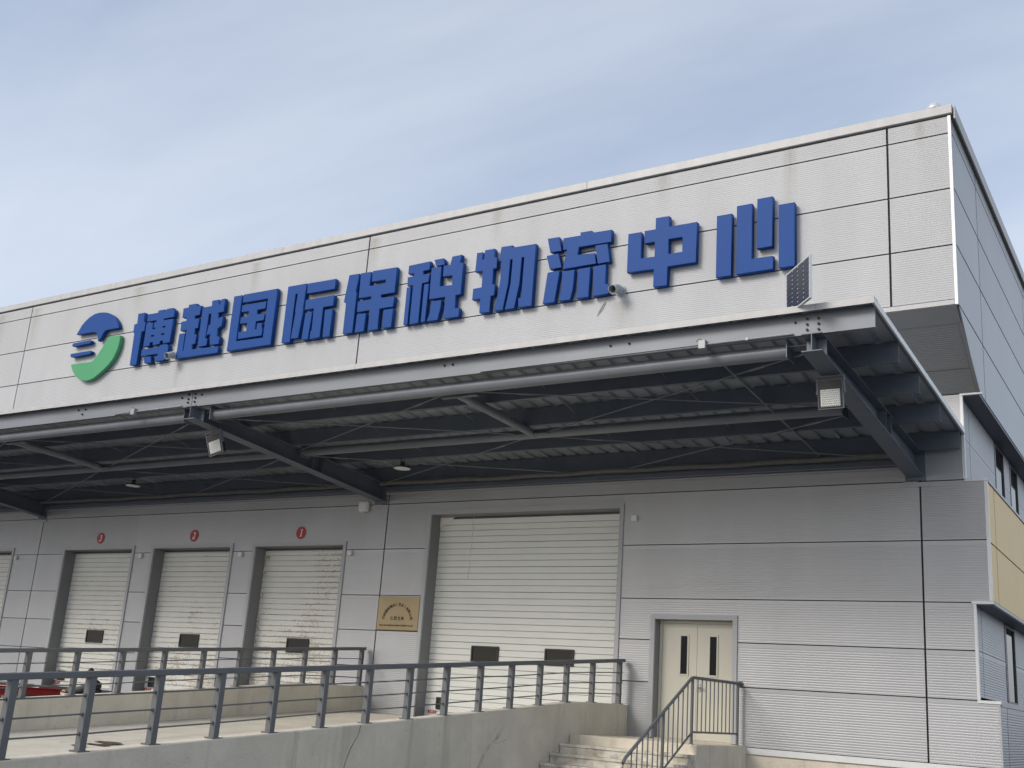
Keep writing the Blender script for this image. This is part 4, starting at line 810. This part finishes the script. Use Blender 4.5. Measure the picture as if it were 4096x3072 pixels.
b = MB(); b.box(xs_+.001, xs_+.010, -6.62, -6.18, .68, .918); b.build('side_badge', M['truck_orange'], T)
me = text_mesh('D', .13, .003, bold=.003); me.transform(Matrix.Translation((xs_+.0125, -6.50, .842)) @ Matrix.Rotation(R(90), 4, 'Z') @ ROT); link('badge_letter', me, M['white'], T)
wl = MB()
for k in range(7):
    y = -6.05+k*.1; wl.hexa([(xs_+.0105, y, .74), (xs_+.013, y, .74), (xs_+.013, y+.02, .74), (xs_+.0105, y+.02, .74), (xs_+.0105, y+.03, .862), (xs_+.013, y+.03, .862), (xs_+.013, y+.05, .862), (xs_+.0105, y+.05, .862)])
wl.build('side_lettering', M['white'], T)
b = MB(); b.box(xw_+.02, xs_-.02, -5.27, -5.235, .5, .97); b.build('tailgate', M['truck_red'], T, bevel=.01)
b = MB(); b.prism_yz([(-7.95, .45), (-7.95, 1.55), (-8.15, 1.72), (-9.3, 1.72), (-9.95, 1.12), (-10.9, 1.0), (-11.0, .42)], xw_+.02, xs_-.02); b.build('cab', M['truck_red'], T, bevel=.03)
for xx in (xs_-.019, xw_+.013):
    b = MB(); b.prism_yz([(-8.15, 1.15), (-8.15, 1.58), (-9.2, 1.6), (-9.65, 1.15)], xx, xx+.006); b.build('side_window', M['glass'], T)
b = MB(); b.hexa([(xw_+.12, -9.36, 1.66), (xs_-.12, -9.36, 1.66), (xs_-.12, -9.34, 1.68), (xw_+.12, -9.34, 1.68), (xw_+.12, -9.90, 1.17), (xs_-.12, -9.90, 1.17), (xs_-.12, -9.88, 1.19), (xw_+.12, -9.88, 1.19)]); b.build('windscreen', M['glass'], T)
for xx in (xs_-.12, xw_+.12):
    for yy in (-6.4, -10.0):
        b = MB(); b.tube([(xx-.1, yy, GZ+.31), (xx+.1, yy, GZ+.31)], .31, 24); w_ = b.build('wheel', M['tyre'], T, smooth=True)
        b = MB(); b.tube([(xx-.103, yy, GZ+.31), (xx+.103, yy, GZ+.31)], .18, 16); b.build('rim', M['alu'], w_, smooth=True)
for xx in (xs_-.1, xw_+.1):
    b = MB(); b.box(xx-.06, xx+.06, -5.234, -5.225, .6, .8); b.build('tail_light', M['sticker'], T)
    b = MB(); b.box(xx-.08, xx+.08, -11.02, -11.0, .7, .82); b.build('headlight', M['lens'], T)
b = MB(); b.box(xw_+.1, xs_-.1, -11.0, -5.3, .26, .44); b.build('chassis', M['truck_grey'], T)
for i, (x, y0, y1, z, m_, lab) in enumerate(((-15.42, -7.3, -5.3, 1.072, 'wood', 'weathered brown plank lying along the near side of the truck bed'), (-15.85, -7.4, -5.5, 1.075, 'wood', 'weathered brown plank in the middle of the truck bed'), (-15.50, -6.75, -6.25, 1.118, 'offwhite', 'short pale board lying on the planks in the truck'))):
    b = MB(); b.hexa([(x-.1, y0, z), (x+.1, y0+.02, z), (x+.1, y1, z+.01), (x-.1, y1, z+.01), (x-.1, y0, z+.035), (x+.1, y0+.02, z+.035), (x+.1, y1, z+.045), (x-.1, y1, z+.045)])
    tag(b.build('wooden_plank', M[m_], bevel=.004), lab, 'plank', 'boards loaded on the truck')
# ------------------------------------------------------------------ person at the tailgate
def skin(name, verts, edges, rad, m, parent, sub=2):
    me = bpy.data.meshes.new(name); me.from_pydata(verts, edges, []); o = bpy.data.objects.new(name, me); COL.objects.link(o)
    md = o.modifiers.new('skin', 'SKIN'); md.use_smooth_shade = True
    for v, r in zip(me.skin_vertices[0].data, rad): v.radius = (r, r) if not isinstance(r, tuple) else r
    me.skin_vertices[0].data[0].use_root = True
    sb = o.modifiers.new('sub', 'SUBSURF'); sb.levels = sub; sb.render_levels = sub
    dg = bpy.context.evaluated_depsgraph_get(); dg.update(); m2 = bpy.data.meshes.new_from_object(o.evaluated_get(dg)); bpy.data.objects.remove(o); bpy.data.meshes.remove(me)
    m2.materials.clear(); m2.materials.append(m)
    for p_ in m2.polygons: p_.use_smooth = True
    return link(name, m2, None, parent)
T = thing('person', (-14.92, -4.72, GZ), 'person in black jacket leaning over and reaching for the truck tailgate', 'person')
rv = Vector((.832, .554, 0)); sv = Vector((-.554, .832, 0)); O_ = Vector((-14.92, -4.72, 0))
def Q(l, s, z): return tuple(O_-rv*l+sv*s+Vector((0, 0, z)))     # l: towards the truck, s: to the person's right
bv = [Q(-.10, 0, .72), Q(-.04, 0, .92), Q(.02, 0, 1.10), Q(.07, 0, 1.20), Q(.115, 0, 1.29), Q(.15, 0, 1.37), Q(.165, 0, 1.45),
      Q(.03, .17, 1.17), Q(.28, .22, 1.05), Q(.50, .14, 1.045), Q(.60, .12, 1.05),
      Q(.03, -.17, 1.17), Q(.30, -.20, 1.03), Q(.50, -.10, 1.02), Q(.60, -.09, 1.03),
      Q(-.10, .10, .66), Q(-.02, .11, .30), Q(-.10, .12, -.04), Q(.02, .12, -.09),
      Q(-.10, -.10, .66), Q(.04, -.11, .30), Q(-.02, -.12, -.04), Q(.10, -.12, -.09)]
be = [(0,1),(1,2),(2,3),(3,4),(4,5),(5,6),(3,7),(7,8),(8,9),(9,10),(3,11),(11,12),(12,13),(13,14),(0,15),(15,16),(16,17),(17,18),(0,19),(19,20),(20,21),(21,22)]
br = [.13,.12,.13,.11,.055,.088,.075,.062,.048,.036,.034,.062,.048,.036,.034,.085,.062,.045,.035,.085,.062,.045,.035]
body = skin('body', bv, be, br, M['skin'], T)
# fingers
fg = MB()
for s0_ in (.12, -.09):
    for k in range(4): fg.tube([Q(.61, s0_-.03+.02*k, 1.045), Q(.66, s0_-.03+.02*k, 1.04), Q(.68, s0_-.03+.02*k, 1.01)], [.011, .010, .008], 6)
    fg.tube([Q(.58, s0_+.035, 1.04), Q(.62, s0_+.06, 1.03)], [.012, .009], 6)
fg.build('fingers', M['skin'], T, smooth=True)
skin('jacket', [Q(-.11, 0, .70), Q(-.05, 0, .92), Q(.015, 0, 1.10), Q(.06, 0, 1.20), Q(.10, 0, 1.265), Q(.02, .19, 1.17), Q(.02, -.19, 1.17)], [(0,1),(1,2),(2,3),(3,4),(3,5),(3,6)], [.17,.165,.165,.14,.085,.095,.095], M['jacket'], T)
for s0_ in (1, -1):
    skin('sleeve', [Q(.03, .18*s0_, 1.17), Q(.28, .215*s0_, 1.045), Q(.52, (.13 if s0_ > 0 else .10)*s0_, 1.04)], [(0,1),(1,2)], [.088, .07, .055], M['sleeve'], T)
    skin('trouser_leg', [Q(-.10, .09*s0_, .72), Q(-.10, .10*s0_, .62), Q(.0, .11*s0_, .30), Q(-.06, .12*s0_, -.03)], [(0,1),(1,2),(2,3)], [.12, .11, .085, .07], M['trousers'], T)
    skin('shoe', [Q(-.12, .12*s0_, -.075), Q(-.0, .12*s0_, -.08), Q(.12, .12*s0_, -.085)], [(0,1),(1,2)], [.045, .045, .035], M['black'], T)
skin('hair', [Q(.125, 0, 1.40), Q(.14, 0, 1.455), Q(.17, 0, 1.475)], [(0,1),(1,2)], [.088, .086, .068], M['hair'], T)
fc = MB()
for s0_ in (.035, -.035): fc.tube([Q(.232, s0_, 1.42), Q(.238, s0_, 1.42)], .012, 8)
fc.build('eyes', M['black'], T); fc = MB(); fc.tube([Q(.225, 0, 1.425), Q(.255, 0, 1.39), Q(.23, 0, 1.38)], [.008, .016, .01], 6); fc.build('nose', M['skin'], T, smooth=True)
fc = MB(); fc.tube([Q(.225, .025, 1.352), Q(.228, -.025, 1.352)], .006, 6); fc.build('mouth', M['sticker'], T)
for s0_ in (1, -1):
    fc = MB(); fc.tube([Q(.15, .083*s0_, 1.39), Q(.145, .098*s0_, 1.415), Q(.15, .085*s0_, 1.44)], .014, 6); fc.build('ear', M['skin'], T, smooth=True)
